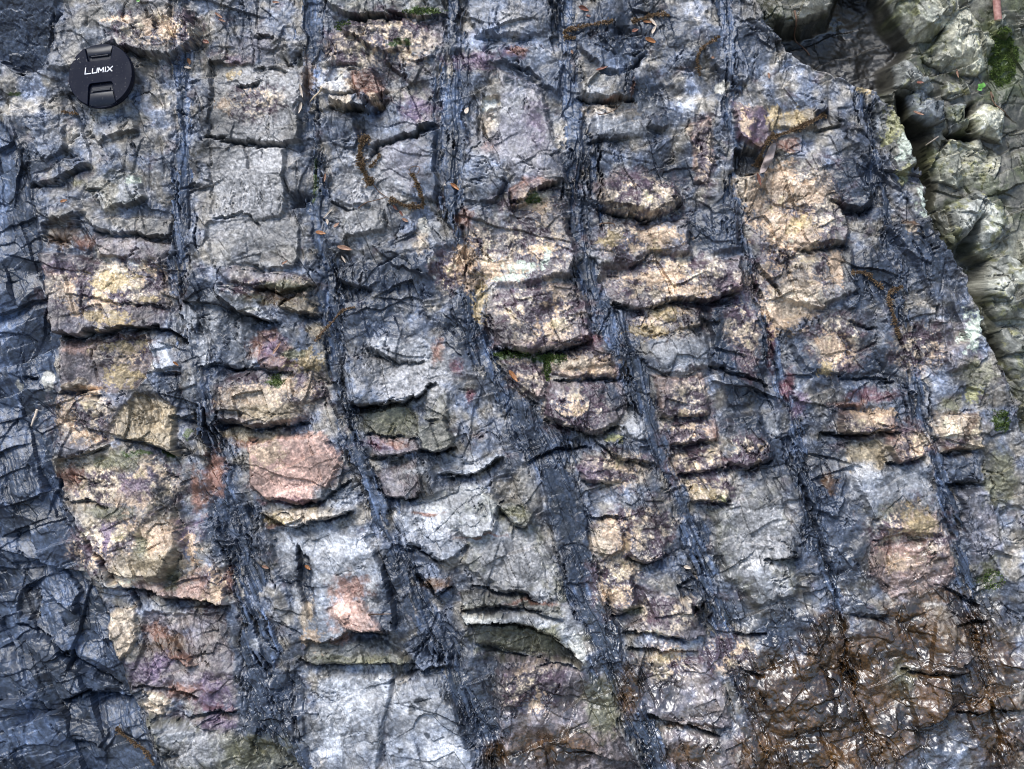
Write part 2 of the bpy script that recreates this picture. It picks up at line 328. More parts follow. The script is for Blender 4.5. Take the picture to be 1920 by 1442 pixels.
# ledges: (drop, fade, taper, line) - the rock below the line (right-hand side going left to right) falls back
LEDGES = [
 (12,14,[(212,72),(258,100),(292,112)]),(12,10,[(50,345),(106,336),(166,306)]),(9,10,[(155,350),(196,352)]),(8,10,[(108,411),(158,398)]),
 (11,8,[(174,430),(266,442),(318,446)]),(30,13,[(92,624),(120,630),(170,621),(232,614),(312,612),(352,642)]),(11,9,[(98,739),(192,735)]),
 (12,9,[(286,701),(336,703)]),(15,14,[(112,867),(150,854),(204,830)]),(12,12,[(214,822),(252,827),(322,852)]),(12,12,[(312,780),(372,796)]),
 (10,12,[(104,940),(150,941),(204,950)]),(24,14,[(224,1101),(280,1114),(320,1125),(376,1131),(428,1140)]),(10,10,[(204,1070),(252,1083)]),
 (11,10,[(248,1286),(300,1290),(372,1311)]),(15,12,[(332,1342),(380,1340),(444,1334)]),(10,9,[(10,1176),(60,1181),(120,1236),(216,1291)]),
 (22,13,[(98,1316),(150,1308),(238,1316)]),(10,9,[(118,1396),(160,1400),(182,1413)]),(7,7,[(150,550),(206,560),(250,570),(312,576)]),
 (8,7,[(398,404),(462,400),(492,416)]),(20,13,[(476,541),(530,546),(574,536),(592,536)]),(22,15,[(428,580),(480,592),(532,604)]),(14,10,[(556,587),(604,594)]),
 (17,11,[(368,691),(402,681),(440,691),(490,690),(548,702)]),(18,14,[(400,796),(470,802),(582,795)]),(16,10,[(500,936),(560,951),(602,934),(655,902)]),
 (15,10,[(488,966),(540,986),(600,981),(660,958)]),(26,20,[(656,1188),(700,1189),(730,1187)]),(24,14,[(558,1236),(600,1251),(660,1246),(720,1246),(772,1250)]),
 (11,10,[(760,1263),(842,1258)]),(15,10,[(652,27),(740,24),(842,21)]),(20,10,[(612,190),(650,200),(686,208)]),(16,10,[(684,206),(722,176)]),
 (12,9,[(622,375),(672,391)]),(15,12,[(628,528),(692,542)]),(9,9,[(718,664),(750,681),(794,674)]),(34,26,[(650,763),(700,756),(757,758),(812,716)]),
 (12,10,[(680,815),(786,817)]),(22,12,[(784,841),(822,849),(852,836)]),(15,9,[(688,861),(772,849)]),(19,11,[(722,936),(762,935),(784,924)]),
 (17,11,[(818,890),(872,897),(938,861)]),(16,14,[(934,946),(962,986),(992,988)]),(15,10,[(744,1025),(790,1030),(834,1056)]),(20,13,[(780,1076),(820,1118),(846,1098)]),
 (16,10,[(884,1098),(940,1110),(1014,1131)]),(14,9,[(866,1146),(930,1136),(1000,1146),(1062,1160)]),(24,20,[(876,1171),(960,1169),(1042,1196),(1092,1246)]),
 (9,9,[(890,1206),(950,1226),(1096,1260)]),(10,8,[(894,65),(1002,71)]),(9,8,[(952,112),(986,120),(1016,146)]),(10,9,[(904,251),(940,253)]),
 (14,12,[(950,378),(1000,362),(1046,340)]),(24,14,[(930,650),(1000,665),(1112,640)]),(12,9,[(1034,712),(1070,713),(1172,708)]),(22,12,[(1024,786),(1060,806),(1120,815),(1164,800)]),
 (15,12,[(1120,828),(1162,861),(1222,881)]),(9,9,[(1088,902),(1152,907)]),(13,10,[(986,872),(1040,842),(1112,836)]),(24,12,[(1170,1042),(1216,1057),(1258,1044)]),
 (15,10,[(1104,966),(1162,976)]),(14,12,[(1148,1162),(1204,1140)]),(15,9,[(1168,1190),(1212,1190),(1294,1202)]),(19,11,[(1178,1214),(1242,1226),(1314,1220)]),
 (26,14,[(1212,1346),(1282,1360),(1354,1378)]),(24,12,[(1080,176),(1116,183),(1150,191),(1190,180)]),(14,10,[(1216,95),(1190,121),(1168,137)]),(9,10,[(1098,265),(1184,254)]),
 (12,9,[(1218,233),(1252,239)]),(22,13,[(1112,380),(1160,406),(1230,409),(1278,376)]),(22,13,[(1148,571),(1200,581),(1250,566),(1330,561),(1394,542)]),(10,9,[(1178,496),(1222,480)]),
 (12,9,[(1240,786),(1334,778)]),(13,9,[(1254,839),(1346,829)]),(13,9,[(1274,893),(1374,875)]),(12,10,[(1300,949),(1374,941)]),(16,10,[(1334,681),(1392,701),(1444,723)]),
 (16,11,[(1362,869),(1400,879),(1452,862)]),(8,8,[(1316,600),(1352,609)]),(8,8,[(1334,654),(1404,666)]),(12,10,[(1558,376),(1622,396),(1642,374)]),(15,12,[(1494,461),(1540,465),(1594,455)]),
 (9,9,[(1590,602),(1654,611)]),(8,8,[(1576,708),(1684,712)]),(26,15,[(1542,812),(1580,815),(1650,807),(1692,810)]),(14,10,[(1664,868),(1690,870),(1746,857)]),
 (15,10,[(1770,851),(1852,842)]),(14,10,[(1780,906),(1858,904)]),(10,9,[(1596,1157),(1672,1160)]),(14,14,[(1790,1176),(1860,1166)]),(16,10,[(1434,1050),(1500,1041)]),
 (12,10,[(1700,1258),(1772,1266),(1820,1262)]),(14,12,[(1720,1374),(1784,1343)]),(12,12,[(1390,1264),(1440,1270)]),(16,14,[(1800,1342),(1860,1330),(1920,1336)]),
 (14,12,[(1640,1010),(1700,1000),(1740,1012)]),(12,10,[(1424,490),(1460,540),(1470,560)]),(10,8,[(30,700),(60,705)]),(9,9,[(1530,240),(1580,230)]),(12,12,[(440,152),(470,158),(490,150)]),
 (10,8,[(475,60),(515,66)]),(10,8,[(475,118),(500,122)]),(9,8,[(505,120),(540,130)]),(12,12,[(1780,1100),(1850,1140)]),(18,12,[(1380,1190),(1440,1186)]),
]
# open cracks: (depth, width, line)
CRACKS = [
 (24,5,[(116,8),(93,44),(86,96),(73,132)]),(26,6,[(104,945),(130,980),(160,1020),(200,1066),(232,1106),(262,1150)]),(10,3,[(170,636),(172,668),(180,722)]),(6,2.5,[(172,668),(215,674),(268,664)]),
 (9,3,[(153,530),(156,616)]),(8,4,[(187,560),(200,616)]),(28,5,[(366,254),(440,263),(532,269)]),(10,4,[(531,274),(534,335),(546,376)]),(8,4,[(388,120),(392,400)]),
 (7,3,[(500,140),(505,260)]),(16,5,[(832,26),(836,60),(830,90)]),(16,8,[(704,50),(742,76),(764,84),(778,106)]),(10,4,[(600,121),(670,119)]),
 (26,7,[(684,290),(722,266),(762,255),(824,234)]),(10,4,[(668,260),(640,262),(650,268)]),(14,5,[(718,390),(722,436)]),(9,3,[(690,652),(722,624),(726,618)]),
 (14,6,[(828,1150),(800,1200),(780,1232),(756,1290)]),(7,3,[(744,1290),(722,1340),(706,1400),(702,1446)]),(16,6,[(893,165),(900,200),(898,262)]),(10,4,[(962,110),(1015,146)]),
 (14,5,[(1030,668),(1024,700),(1032,726)]),(9,3,[(1100,76),(1130,88),(1164,102)]),(14,5,[(1095,960),(1130,1100),(1160,1180)]),(9,4,[(1030,980),(1060,1100),(1100,1180),(1120,1250)]),
 (14,5,[(1405,480),(1440,600),(1464,700),(1484,780)]),(20,7,[(1500,860),(1520,960),(1548,1040),(1570,1110),(1590,1200),(1606,1300),(1640,1380)]),
 (9,4,[(1640,300),(1700,420),(1740,500),(1760,590)]),(12,6,[(1570,215),(1640,270),(1690,350),(1730,420)]),(10,4,[(1700,560),(1690,640),(1720,720)]),
 (12,5,[(1755,850),(1780,940),(1800,1040)]),(12,6,[(1850,540),(1880,640),(1900,720)]),(12,7,[(1860,1300),(1880,1400),(1886,1446)]),
 (16,5,[(855,330),(850,380),(866,450),(880,520)]),(14,5,[(905,620),(930,690),(985,745),(1040,780)]),(10,4,[(905,580),(915,640),(960,720)]),(12,5,[(1088,300),(1094,420),(1098,480)]),
 (10,4,[(590,200),(598,300),(612,380)]),(10,4,[(600,480),(612,570),(640,660),(640,760)]),(12,5,[(640,770),(680,850),(720,930),(740,1010)]),(9,4,[(330,250),(322,330),(328,400)]),
 (10,4,[(380,590),(395,690)]),(8,3,[(470,965),(490,1060),(505,1150),(540,1240)]),(14,5,[(540,1245),(545,1330),(560,1400)]),(8,3,[(400,1000),(440,1120),(450,1230),(452,1330)]),
 (10,5,[(870,1290),(895,1360),(925,1440)]),(8,3,[(945,1300),(935,1380),(950,1440)]),(7,2.5,[(610,1076),(660,1068),(692,1058)]),(6,2.5,[(800,1010),(860,960),(930,900)]),
 (8,3,[(60,500),(80,560),(70,640)]),(8,3,[(20,620),(30,760)]),(8,3,[(10,980),(30,1060),(10,1140)]),(8,3,[(5,1290),(60,1330),(100,1390)]),(9,4,[(240,1310),(260,1360),(330,1410)]),
 (8,3,[(1570,1290),(1572,1350)]),(9,4,[(1700,1140),(1706,1200)]),(10,4,[(1240,880),(1262,950),(1290,1050)]),(10,4,[(1290,1040),(1330,1140),(1372,1260)]),
]
# boulders on the bank beyond the edge of the face: same form as the blocks
BOULDERS = [
 (62,.1,.12,0,[(1668,-60),(1800,-60),(1812,10),(1760,60),(1735,62),(1690,20)]),
 (74,.05,.1,0,[(1770,60),(1806,8),(1830,2),(1864,26),(1884,70),(1876,112),(1850,128),(1790,120),(1745,92)]),
 (40,0,.1,0,[(1690,112),(1712,98),(1740,110),(1768,160),(1750,172),(1692,150)]),
 (44,0,.15,0,[(1712,168),(1740,160),(1780,180),(1786,212),(1756,228),(1722,200)]),
 (34,0,.12,0,[(1786,186),(1832,182),(1840,232),(1800,240)]),
 (40,-.05,.1,0,[(1842,206),(1866,184),(1898,200),(1906,262),(1850,240)]),
 (30,0,.05,0,[(1756,286),(1800,250),(1860,254),(1896,280),(1882,330),(1820,342),(1770,330)]),
 (26,0,.1,0,[(1792,144),(1830,142),(1838,160),(1800,178),(1784,170)]),
 (40,0,.08,0,[(1800,380),(1850,350),(1900,380),(1910,440),(1850,470),(1806,430)]),
 (40,0,.1,0,[(1846,500),(1900,470),(1960,500),(1960,590),(1880,600),(1852,560)]),
 (34,0,.1,0,[(1880,620),(1930,610),(1970,680),(1930,730),(1894,690)]),
 (30,0,.1,0,[(1880,20),(1912,8),(1930,40),(1904,58),(1884,48)]),
]
BOULDER_LABELS = [
 "pale boulder with yellow lichen under the top edge beside the dark hollow",
 "largest pale rounded boulder with a steep shaded flank, near the snapped stick",
 "blue grey cracked boulder wedged at the lower lip of the dark hollow",
 "dark boulder with a yellow green mossy face below the cracked grey one",
 "small dark squarish stone between the mossy boulder and the tan upright one",
 "tan upright stone with pointed tip beside the right edge of the bank",
 "broad flat pale yellow boulder in the middle of the upper bank",
 "small flat tan stone next to the little green leaf",
 "rough grey boulder below the broad flat yellow one",
 "pale rough boulder halfway down the bank beside the curved rock edge",
 "lowest grey boulder of the bank beside the curved rock edge",
 "small grey stone at the cut end of the brown stick",
]
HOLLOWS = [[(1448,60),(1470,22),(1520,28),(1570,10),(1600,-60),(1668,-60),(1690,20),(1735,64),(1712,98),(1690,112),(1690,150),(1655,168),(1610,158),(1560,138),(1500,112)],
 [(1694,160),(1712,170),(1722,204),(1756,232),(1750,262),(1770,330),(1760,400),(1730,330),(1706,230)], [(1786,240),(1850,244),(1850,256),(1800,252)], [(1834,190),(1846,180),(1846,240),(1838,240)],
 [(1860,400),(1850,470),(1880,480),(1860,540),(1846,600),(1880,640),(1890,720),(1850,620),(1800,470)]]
BOULDER_PALE = [.9, 1.0, .45, .15, .25, .95, 1.0, .7, .5, .7, .4, .6]
# stone colour of single blocks, found by a point inside them: (x, y, kind, strength)
BCOL = [(30,60,'slate',.96),(220,55,'wgrey',.5),(85,265,'bgrey',.6),(200,240,'wgrey',.5),(220,350,'ogrey',.6),(240,425,'wgrey',.6),(250,465,'mauve',.6),(200,555,'mauve',.6),(180,690,'mauve',.85),(145,722,'tan',.6),(300,660,'palegrey',.8),(310,740,'slate',.8),
 (150,800,'lav',.6),(270,800,'tan',.95),(250,980,'tan',.5),(180,1060,'wgrey',.8),(350,1110,'pinkgrey',.6),(230,1190,'cream',.75),(380,1230,'mauve',.7),(330,1215,'rust',.8),(290,1315,'cream',.8),(280,1336,'cream',.8),(410,1358,'mauve',.8),(420,1430,'ogrey',.85),
 (120,1260,'slate',.8),(150,1385,'slate',.7),(38,1140,'dark',.8),(260,1420,'slate',.9),(480,190,'wgrey',.6),(470,330,'wgrey',.8),(480,450,'wgrey',.6),(520,525,'mauve',.5),(470,580,'palegrey',.8),(560,570,'tan',.8),(415,640,'palegrey',.8),(460,650,'palegrey',.7),(510,660,'rustgrey',.85),
 (500,750,'mauve',.5),(550,870,'pink',.92),(620,935,'palegrey',.9),(580,968,'tan',.6),(640,1040,'palegrey',.9),(578,1100,'slate',.95),(670,1160,'pinkgrey',.9),(680,1225,'ogrey',.6),(660,1350,'palegrey',.92),(800,1340,'palegrey',.65),(805,1210,'bgrey',.8),(530,1340,'slate',.9),
 (740,5,'ogrey',.5),(750,60,'mauve',.5),(630,158,'cream',.9),(692,160,'rustgrey',.95),(650,190,'bgrey',.8),(640,240,'bgrey',.6),(740,240,'bgrey',.6),(650,300,'bgrey',.6),(655,360,'bgrey',.6),(760,340,'bgrey',.7),(680,420,'ogrey',.7),(670,515,'slate',.5),(760,655,'palegrey',.6),(730,715,'bgrey',.9),
 (730,795,'olivegrey',.95),(815,760,'ogrey',.8),(815,820,'ogrey',.8),(730,838,'mauve',.8),(750,905,'mauve',.7),(880,872,'palegrey',.9),(860,960,'cgrey',.9),(965,960,'olivegrey',.9),(800,1005,'palegrey',.8),(810,1080,'bgrey',.7),(950,1050,'ogrey',.85),(970,1130,'ogrey',.8),(1060,1190,'cgrey',.8),
 (980,1200,'olivegrey',.97),(1060,1350,'mauve',.7),(995,1280,'purple',.75),(960,20,'bgrey',.5),(980,100,'bgrey',.6),(1000,250,'lav',.55),(920,215,'cream',.9),(905,340,'bgrey',.5),(990,360,'rustgrey',.8),(1000,470,'lav',.7),(1010,600,'mauve',.7),(990,710,'pinkgrey',.6),(1100,680,'pinkgrey',.7),(1100,760,'mauve',.6),
 (1190,800,'palegrey',.7),(1185,845,'slate',.6),(1050,980,'slate',.97),(985,930,'wgrey',.6),(1130,880,'mauve',.8),(1215,1010,'mauve',.8),(1140,1010,'tan',.7),(1165,1100,'mauve',.7),(1290,1090,'slate',.9),(1110,1190,'slate',.95),(1260,1160,'mauve',.6),(1280,1290,'mauve',.6),(1340,1440,'mauve',.6),
 (1150,95,'bgrey',.7),(1135,165,'wgrey',.9),(1180,220,'palegrey',.5),(1245,218,'slate',.7),(1380,100,'bgrey',.6),(1315,280,'pinkgrey',.8),(1415,230,'maroon',.6),(1405,300,'dark',.9),(1200,365,'mauve',.9),(1200,450,'lav',.7),(1250,530,'mauve',.7),(1345,440,'slate',.8),(1240,605,'lav',.7),(1270,665,'palegrey',.5),  # the dark block is a hole, its shade put into the colour
 (1280,740,'pinkgrey',.6),(1300,815,'pinkgrey',.6),(1310,870,'pinkgrey',.7),(1330,925,'tan',.8),(1380,640,'slate',.96),(1390,730,'slate',.85),(1410,820,'slate',.6),(1410,1010,'ogrey',.75),(1465,1030,'slate',.7),(1525,1190,'slate',.9),(1510,380,'wgrey',.7),(1600,345,'slate',.85),(1495,222,'tan',.7),(1540,195,'slate',.7),
 (1510,520,'wgrey',.6),(1597,562,'slate',.7),(1580,640,'bgrey',.6),(1630,742,'bgrey',.5),(1630,792,'pinkgrey',.9),(1705,830,'rustgrey',.9),(1630,855,'tan',.95),(1690,940,'palegrey',.6),(1715,1040,'pinkgrey',.7),(1540,900,'slate',.7),(1745,1310,'gold',.8),(1760,1248,'gold',.6),(1760,1190,'gold',.7),(1500,1310,'gold',.5),
 (1500,1430,'gold',.6),(1805,815,'tan',.8),(1815,885,'bgrey',.8),(1845,1000,'lav',.6),(1800,640,'mauve',.4),(1720,500,'slate',.6),(1690,280,'ogrey',.6),(1640,280,'slate',.5),(1790,1430,'bgrey',.5)]

# blocks with an even, unbroken face
SMOOTH = [(545,870,0.64),(620,1040,0.45),(1050,980,0.68),(1110,1190,0.60),(180,690,0.60),(480,190,0.41),(470,330,0.45),(470,450,0.38),(660,1350,0.41),(800,1340,0.38),(260,1420,0.68),(30,60,0.64),(730,715,0.38),(950,1050,0.38),(1690,940,0.45),(1380,640,0.45),(150,1260,0.45),
 (200,555,0.45),(640,240,0.38),(740,240,0.38),(760,340,0.38),(680,420,0.30),(1600,345,0.45),(1180,220,0.52),(1380,100,0.38),(1215,1010,0.38),(1000,470,0.30),(735,835,0.38),(750,905,0.38),(410,620,0.45),(460,650,0.45),(1060,1190,0.38),(980,1200,0.38),(730,795,0.30),(1745,1310,0.30),(990,290,0.30),(38,1140,0.60)]
# ------------------------------------------------------------------ stains, crusts and lichens on the stone: kind, centre, half sizes
PATCHES = [
 # whole-area tones first
 ('slate',30,60,80,80),('slate',40,420,40,260),('slate',1180,60,120,60),('slate',1010,800,90,70),('slate',1340,430,60,55),('slate',1385,640,60,110),('slate',1390,560,50,40),
 ('slate',1440,840,70,70),('slate',1560,980,90,120),('slate',1480,1190,60,60),('slate',760,520,130,60),('slate',700,600,90,60),('slate',1120,740,60,40),('slate',1200,850,50,40),
 ('slate',1600,350,60,70),('slate',1640,520,60,70),('slate',1720,480,60,90),('slate',1560,680,90,60),('slate',1650,690,70,40),('slate',1850,400,70,40),('slate',480,1320,50,110),('slate',740,1110,40,90),
 ('slate',820,1210,50,50),('slate',400,640,60,90),('slate',410,800,30,60),('slate',860,620,50,100),('slate',1250,330,60,30),('slate',420,980,50,100),('slate',560,1090,28,70),
 ('slate',110,1020,60,60),('slate',900,1330,60,110),('slate',370,560,50,60),('slate',1420,60,60,40),('slate',1210,160,70,30),
 ('grey',470,330,90,160),('grey',480,190,90,70),('grey',700,330,80,60),('grey',680,420,60,40),('grey',960,240,80,80),('grey',760,700,110,60),('grey',960,1060,90,80),('grey',1420,1010,70,120),
 ('olive',730,790,60,30),('olive',990,1200,100,40),('olive',470,1410,70,30),('grey',360,1400,60,40),('olive',660,1240,100,14),('olive',960,965,30,22),('olive',1690,960,60,22),
 # pale and white stone
 ('pale',625,158,30,24),('cream',640,190,20,14),('pale',620,1030,70,45),('pale',545,990,40,30),('pale',680,1020,30,25),('pale',820,970,80,45),('pale',880,865,50,14),('pale',860,930,50,26),
 ('pale',900,990,60,30),('pale',660,1320,70,60),('pale',610,1380,50,60),('pale',780,1330,50,40),('pale',700,1300,60,40),('pale',830,1420,40,30),('pale',1000,1160,70,12),('pale',1070,1180,20,40),
 ('pale',440,630,14,50),('pale',460,600,10,30),('pale',395,610,16,40),('pale',380,650,14,40),('pale',350,590,24,30),('pale',352,728,12,22),('pale',350,640,14,30),('pale',312,670,14,24),
 ('white',80,716,13,20),('white',22,724,8,9),('cream',218,1165,24,22),('cream',240,1210,18,24),('pale',620,925,40,18),('pale',640,950,20,12),('cream',290,1320,22,10),('cream',282,1338,24,8),
 ('pale',160,62,34,8),('pale',160,640,20,20),('pale',330,1370,50,20),('pale',560,1130,10,40),('cream',575,1150,16,26),('white',793,422,12,18),('cream',786,450,12,26),('pale',815,440,14,40),('white',812,500,12,22),
 ('white',914,190,14,14),('cream',916,226,16,22),('rust',920,272,18,16),('pale',770,688,28,7),('pale',745,342,16,12),('cream',1150,205,50,22),('pale',1140,230,40,26),('pale',1110,170,30,14),('pale',750,275,6,22),
 ('pale',1195,795,20,24),('pale',1450,1110,40,50),('pale',1630,890,40,26),('pale',1700,905,50,22),('pale',1660,930,60,20),('pale',480,1210,10,16),('pale',540,1060,14,50),('pale',700,1385,10,50),
 ('pale',1290,760,40,26),('pale',1270,640,50,40),('pale',1450,795,16,20),('pale',1458,1000,12,6),('pale',790,660,40,16),('pale',720,650,40,16),('white',1355,162,14,14),('pale',1293,193,12,14),
 ('pale',405,560,20,10),('pale',450,572,30,8),('pale',500,592,24,5),('white',470,580,20,4),('pale',250,345,24,18),('pale',780,885,20,8),('mint',246,338,16,12),('pale',1010,1120,40,14),
 # rust, pink, brown
 ('pink',545,870,60,42),('pink',610,880,32,30),('pink',510,900,36,30),('peach',500,850,40,30),('maroon',540,942,56,10),('rust',655,1100,42,28),('pink',650,1150,36,34),('rust',640,1200,26,10),('peach',590,1200,20,24),
 ('rust',690,160,26,34),('rust',660,150,12,22),('peach',695,185,14,10),('brown',115,440,42,26),('rust',150,455,30,14),('rust',112,510,30,16),('rust',140,650,22,18),('rust',210,640,70,9),('pink',150,655,36,14),
 ('rust',445,102,32,12),('purple',440,104,24,9),('rust',425,1090,10,30),('rust',400,890,22,50),('rust',365,920,14,50),('brown',310,1210,50,24),('rust',290,1190,20,14),('rust',340,1235,24,10),('purple',275,1262,44,30),
 ('purple',392,1300,40,36),('rust',340,1300,40,16),('purple',300,1240,24,20),('purple',412,1358,34,14),('maroon',400,1330,40,8),('rust',490,650,36,24),('purple',510,655,28,30),('maroon',545,690,24,16),('rust',435,750,22,24),
 ('rust',460,825,24,16),('brown',450,820,30,14),('rust',515,980,20,14),('rust',870,500,10,30),('purple',835,500,30,34),('rust',850,510,14,24),('rust',820,660,12,26),('maroon',858,685,14,18),('maroon',880,740,8,20),
 ('purple',710,835,40,12),('rust',740,830,30,9),('maroon',705,838,14,8),('brown',815,1095,34,16),('rust',1185,170,4,18),('rust',1150,188,34,3),('peach',1400,230,10,34),('purple',1430,225,14,28),('brown',1420,268,20,8),
 ('purple',1312,282,12,30),('peach',1316,330,8,16),('cream',1300,240,8,14),('maroon',1125,882,36,20),('maroon',1160,880,20,24),('purple',1105,880,20,16),('rust',800,965,30,4),('rust',900,1005,50,3),('rust',1000,1133,60,4),
 ('maroon',1640,742,52,14),('maroon',1592,682,22,18),('rust',1600,760,34,9),('maroon',1450,640,10,60),('rust',1408,640,14,60),('maroon',1390,530,30,24),('maroon',1480,720,12,40),('purple',1500,760,16,30),
 ('rust',270,500,10,8),('purple',120,500,26,16),('ochre',1450,225,18,24),('ochre',1500,220,26,18),('rust',1480,265,26,14),('brown',1640,810,50,12),('rust',1710,830,34,34),('brown',1700,840,16,18),('brown',1560,905,16,20),
 ('purple',885,110,60,20),('purple',780,200,40,30),('purple',640,80,40,30),('purple',960,95,30,14),('rust',970,92,20,10),('purple',1000,240,30,50),('rust',870,410,20,20),('lav',760,300,50,60),('lav',960,260,60,60),('lav',470,80,50,30),
 ('rust',960,470,8,8),('maroon',1010,640,80,12),('maroon',1110,640,30,16),('rust',1340,820,8,20),('maroon',1370,860,60,6),
 # mosaics of purple crust and peach lichen
 ('mosaic',1000,470,80,78),('mosaic',1010,590,100,70),('mosaic',1200,370,84,50),('mosaic',1190,450,84,36),('mosaic',1270,525,140,54),('mosaic',1260,600,70,40),('mosaic',1290,780,50,90),('mosaic',1310,870,56,60),
 ('mosaic',1500,400,90,100),('mosaic',1490,520,80,100),('mosaic',1400,640,22,80),('mosaic',1570,640,60,60),('mosaic',1625,795,60,26),('mosaic',1715,830,40,40),('mosaic',1710,1010,80,70),('mosaic',1800,810,44,44),
 ('mosaic',1730,650,60,50),('mosaic',1080,770,70,44),('mosaic',990,700,46,46),('mosaic',1090,680,70,30),('mosaic',1200,1010,70,50),('mosaic',1160,1090,50,70),('mosaic',1250,1150,70,40),('mosaic',500,750,100,50),('mosaic',560,720,50,30),
 ('mosaic',150,780,70,60),('mosaic',200,540,130,60),('mosaic',225,660,60,40),('mosaic',250,910,90,60),('mosaic',290,55,90,44),('mosaic',730,70,90,60),('mosaic',660,90,60,40),('mosaic',1000,380,60,30),('mosaic',900,480,40,60),
 ('mosaic',840,510,30,40),('mosaic',1160,880,60,40),('mosaic',1200,980,80,30),('mosaic',470,190,70,34),('mosaic',380,1110,50,50),('mosaic',170,1030,50,50),('mosaic',1000,1290,70,50),('mosaic',1250,1250,60,40),('mosaic',1370,1230,60,40),
 ('mosaic',1400,850,40,40),('mosaic',1320,290,20,70),('mosaic',1340,925,50,26),('mosaic',1390,610,30,60),('mosaic',275,520,40,40),('mosaic',560,540,40,20),('mosaic',470,540,50,20),
 # lichens and earth, and painted shade in a few holes
 ('peach',205,34,24,8),('peach',236,38,12,10),('peach',272,48,14,18),('peach',308,56,14,20),('peach',415,192,18,18),('ochre',430,132,14,14),('ochre',205,525,44,18),('peach',132,545,16,22),('peach',140,578,12,14),
 ('ochre',192,598,36,14),('ochre',225,602,20,16),('ochre',275,560,18,8),('ochre',222,650,46,14),('ochre',222,706,36,24),('peach',165,730,24,8),('peach',120,790,16,24),('peach',155,820,30,12),('tan',270,800,60,40),
 ('olive',225,865,44,20),('tan',180,900,60,40),('mosaic',240,1010,80,60),('mosaic',180,920,70,40),('purple',205,1000,16,36),('olive',200,960,60,12),('peach',250,930,40,26),('peach',300,1010,36,40),('olive',265,1030,18,40),('olive',190,870,40,12),('tan',290,1060,80,30),
 ('purple',262,912,40,26),('dark',300,925,24,34),('rust',125,895,26,22),('purple',350,1010,24,40),('peach',355,1030,18,34),('peach',400,1110,20,24),('cream',240,1090,24,10),('pink',360,1110,30,22),('olive',320,1085,14,26),
 ('peach',470,750,50,24),('tan',500,770,70,20),('cream',490,740,40,14),('ochre',570,680,34,24),('olive',545,665,30,12),('peach',545,725,40,16),('purple',560,715,14,14),('tan',470,815,60,10),('tan',590,620,16,20),
 ('cream',560,970,70,9),('ochre',520,975,30,10),('peach',870,480,24,30),('peach',880,520,20,20),('peach',935,500,30,24),('ochre',900,560,16,40),('peach',1000,380,30,14),('mint',985,500,40,10),('mint',960,520,30,7),('mint',1025,480,8,24),
 ('peach',1240,520,60,14),('peach',1280,545,50,10),('peach',1240,440,50,18),('ochre',1150,450,24,14),('ochre',1230,470,20,10),('ochre',1215,620,34,18),('ochre',1250,590,26,18),('peach',1110,690,46,20),('cream',1070,680,40,12),
 ('peach',1460,330,40,40),('peach',1520,360,40,30),('peach',1480,430,50,40),('ochre',1500,420,30,16),('peach',1470,590,40,40),('cream',1490,560,40,50),('peach',1570,500,20,40),('ochre',1548,690,18,14),('peach',1560,650,30,26),
 ('peach',1420,370,26,44),('cream',1400,350,20,24),('peach',1640,780,50,14),('tan',1640,850,40,26),('peach',1725,835,20,24),('ochre',1722,980,34,30),('pink',1700,1040,50,40),('peach',1690,1060,30,20),('cream',1790,800,34,24),
 ('ochre',1325,925,30,14),('yellow',1355,932,12,9),('yellow',1150,822,16,6),('cream',1130,1015,20,24),('peach',1145,1000,14,22),('olive',1190,1148,24,14),('peach',1150,1120,24,14),('cream',1230,1190,40,6),('ochre',1250,1240,30,10),
 ('peach',1260,1230,14,18),('cream',1310,1085,4,4),('mint',1740,380,20,26),('yellow',1690,230,30,40),('yellow',1665,255,12,20),('mint',1700,280,20,34),('yellow',1700,330,16,24),('ochre',1640,165,30,10),('cream',1710,430,14,14),
 ('brown',1712,415,14,9),('mint',1830,620,24,40),('olive',1840,700,30,30),('yellow',1830,740,18,14),('olive',1790,760,30,16),('brown',1826,800,12,24),('brown',1800,845,30,10),('olive',1880,900,30,60),
 ('olive',1860,1080,30,40),('green',1880,790,18,24),('green',1900,100,26,60),('green',960,664,34,9),('green',1025,672,34,9),('green',1027,690,7,24),('green',516,714,18,14),('green',790,14,40,7),('green',745,78,30,6),('green',1000,372,20,9),
 ('green',250,850,30,5),('green',310,850,18,6),('green',350,815,14,9),('green',590,340,4,40),('green',560,112,6,8),('green',22,172,10,5),('olive',145,340,18,9),('olive',500,560,60,9),('olive',540,540,50,12),('brown',520,556,60,14),
 ('dark',1270,168,24,14),('dark',1410,300,28,22),('dark',255,275,34,36),('dark',640,470,24,20),('dark',560,100,14,24),('brown',575,140,14,40),  # dark entries over holes put the shade inside them into the colour
 ('spot',1040,950,8,14),('spot',1060,990,9,16),('spot',1085,1010,7,9),('spot',1052,920,6,9),('spot',1110,1160,6,9),('spot',1090,1080,5,7),('spot',770,1335,8,9),('spot',860,1275,9,8),('spot',752,1410,5,5),('spot',800,1380,6,7),
 ('spot',840,1310,9,12),('spot',1125,1140,4,7),('spot',785,1320,14,10),('spot',720,1290,4,4),('spot',930,140,10,5),('spot',952,148,8,8),
 # the wet, brown-stained foot
 ('gold',1700,1210,110,70),('gold',1500,1320,110,110),('gold',1760,1310,70,70),('gold',1640,1400,110,60),('gold',1620,1260,60,80),('gold',1040,1400,110,44),('gold',1460,1290,70,60),('gold',1830,1180,40,50),('gold',1420,1420,60,40),
 ('gold',1560,1180,40,40),('gold',1840,1320,40,80),('gold',930,1420,30,30),('gold',1300,1420,60,30),('gold',1760,1120,60,20),('olive',1700,1300,30,60),('gold',1890,1330,40,30),('gold',1560,1420,90,40),('gold',1700,1150,60,24),
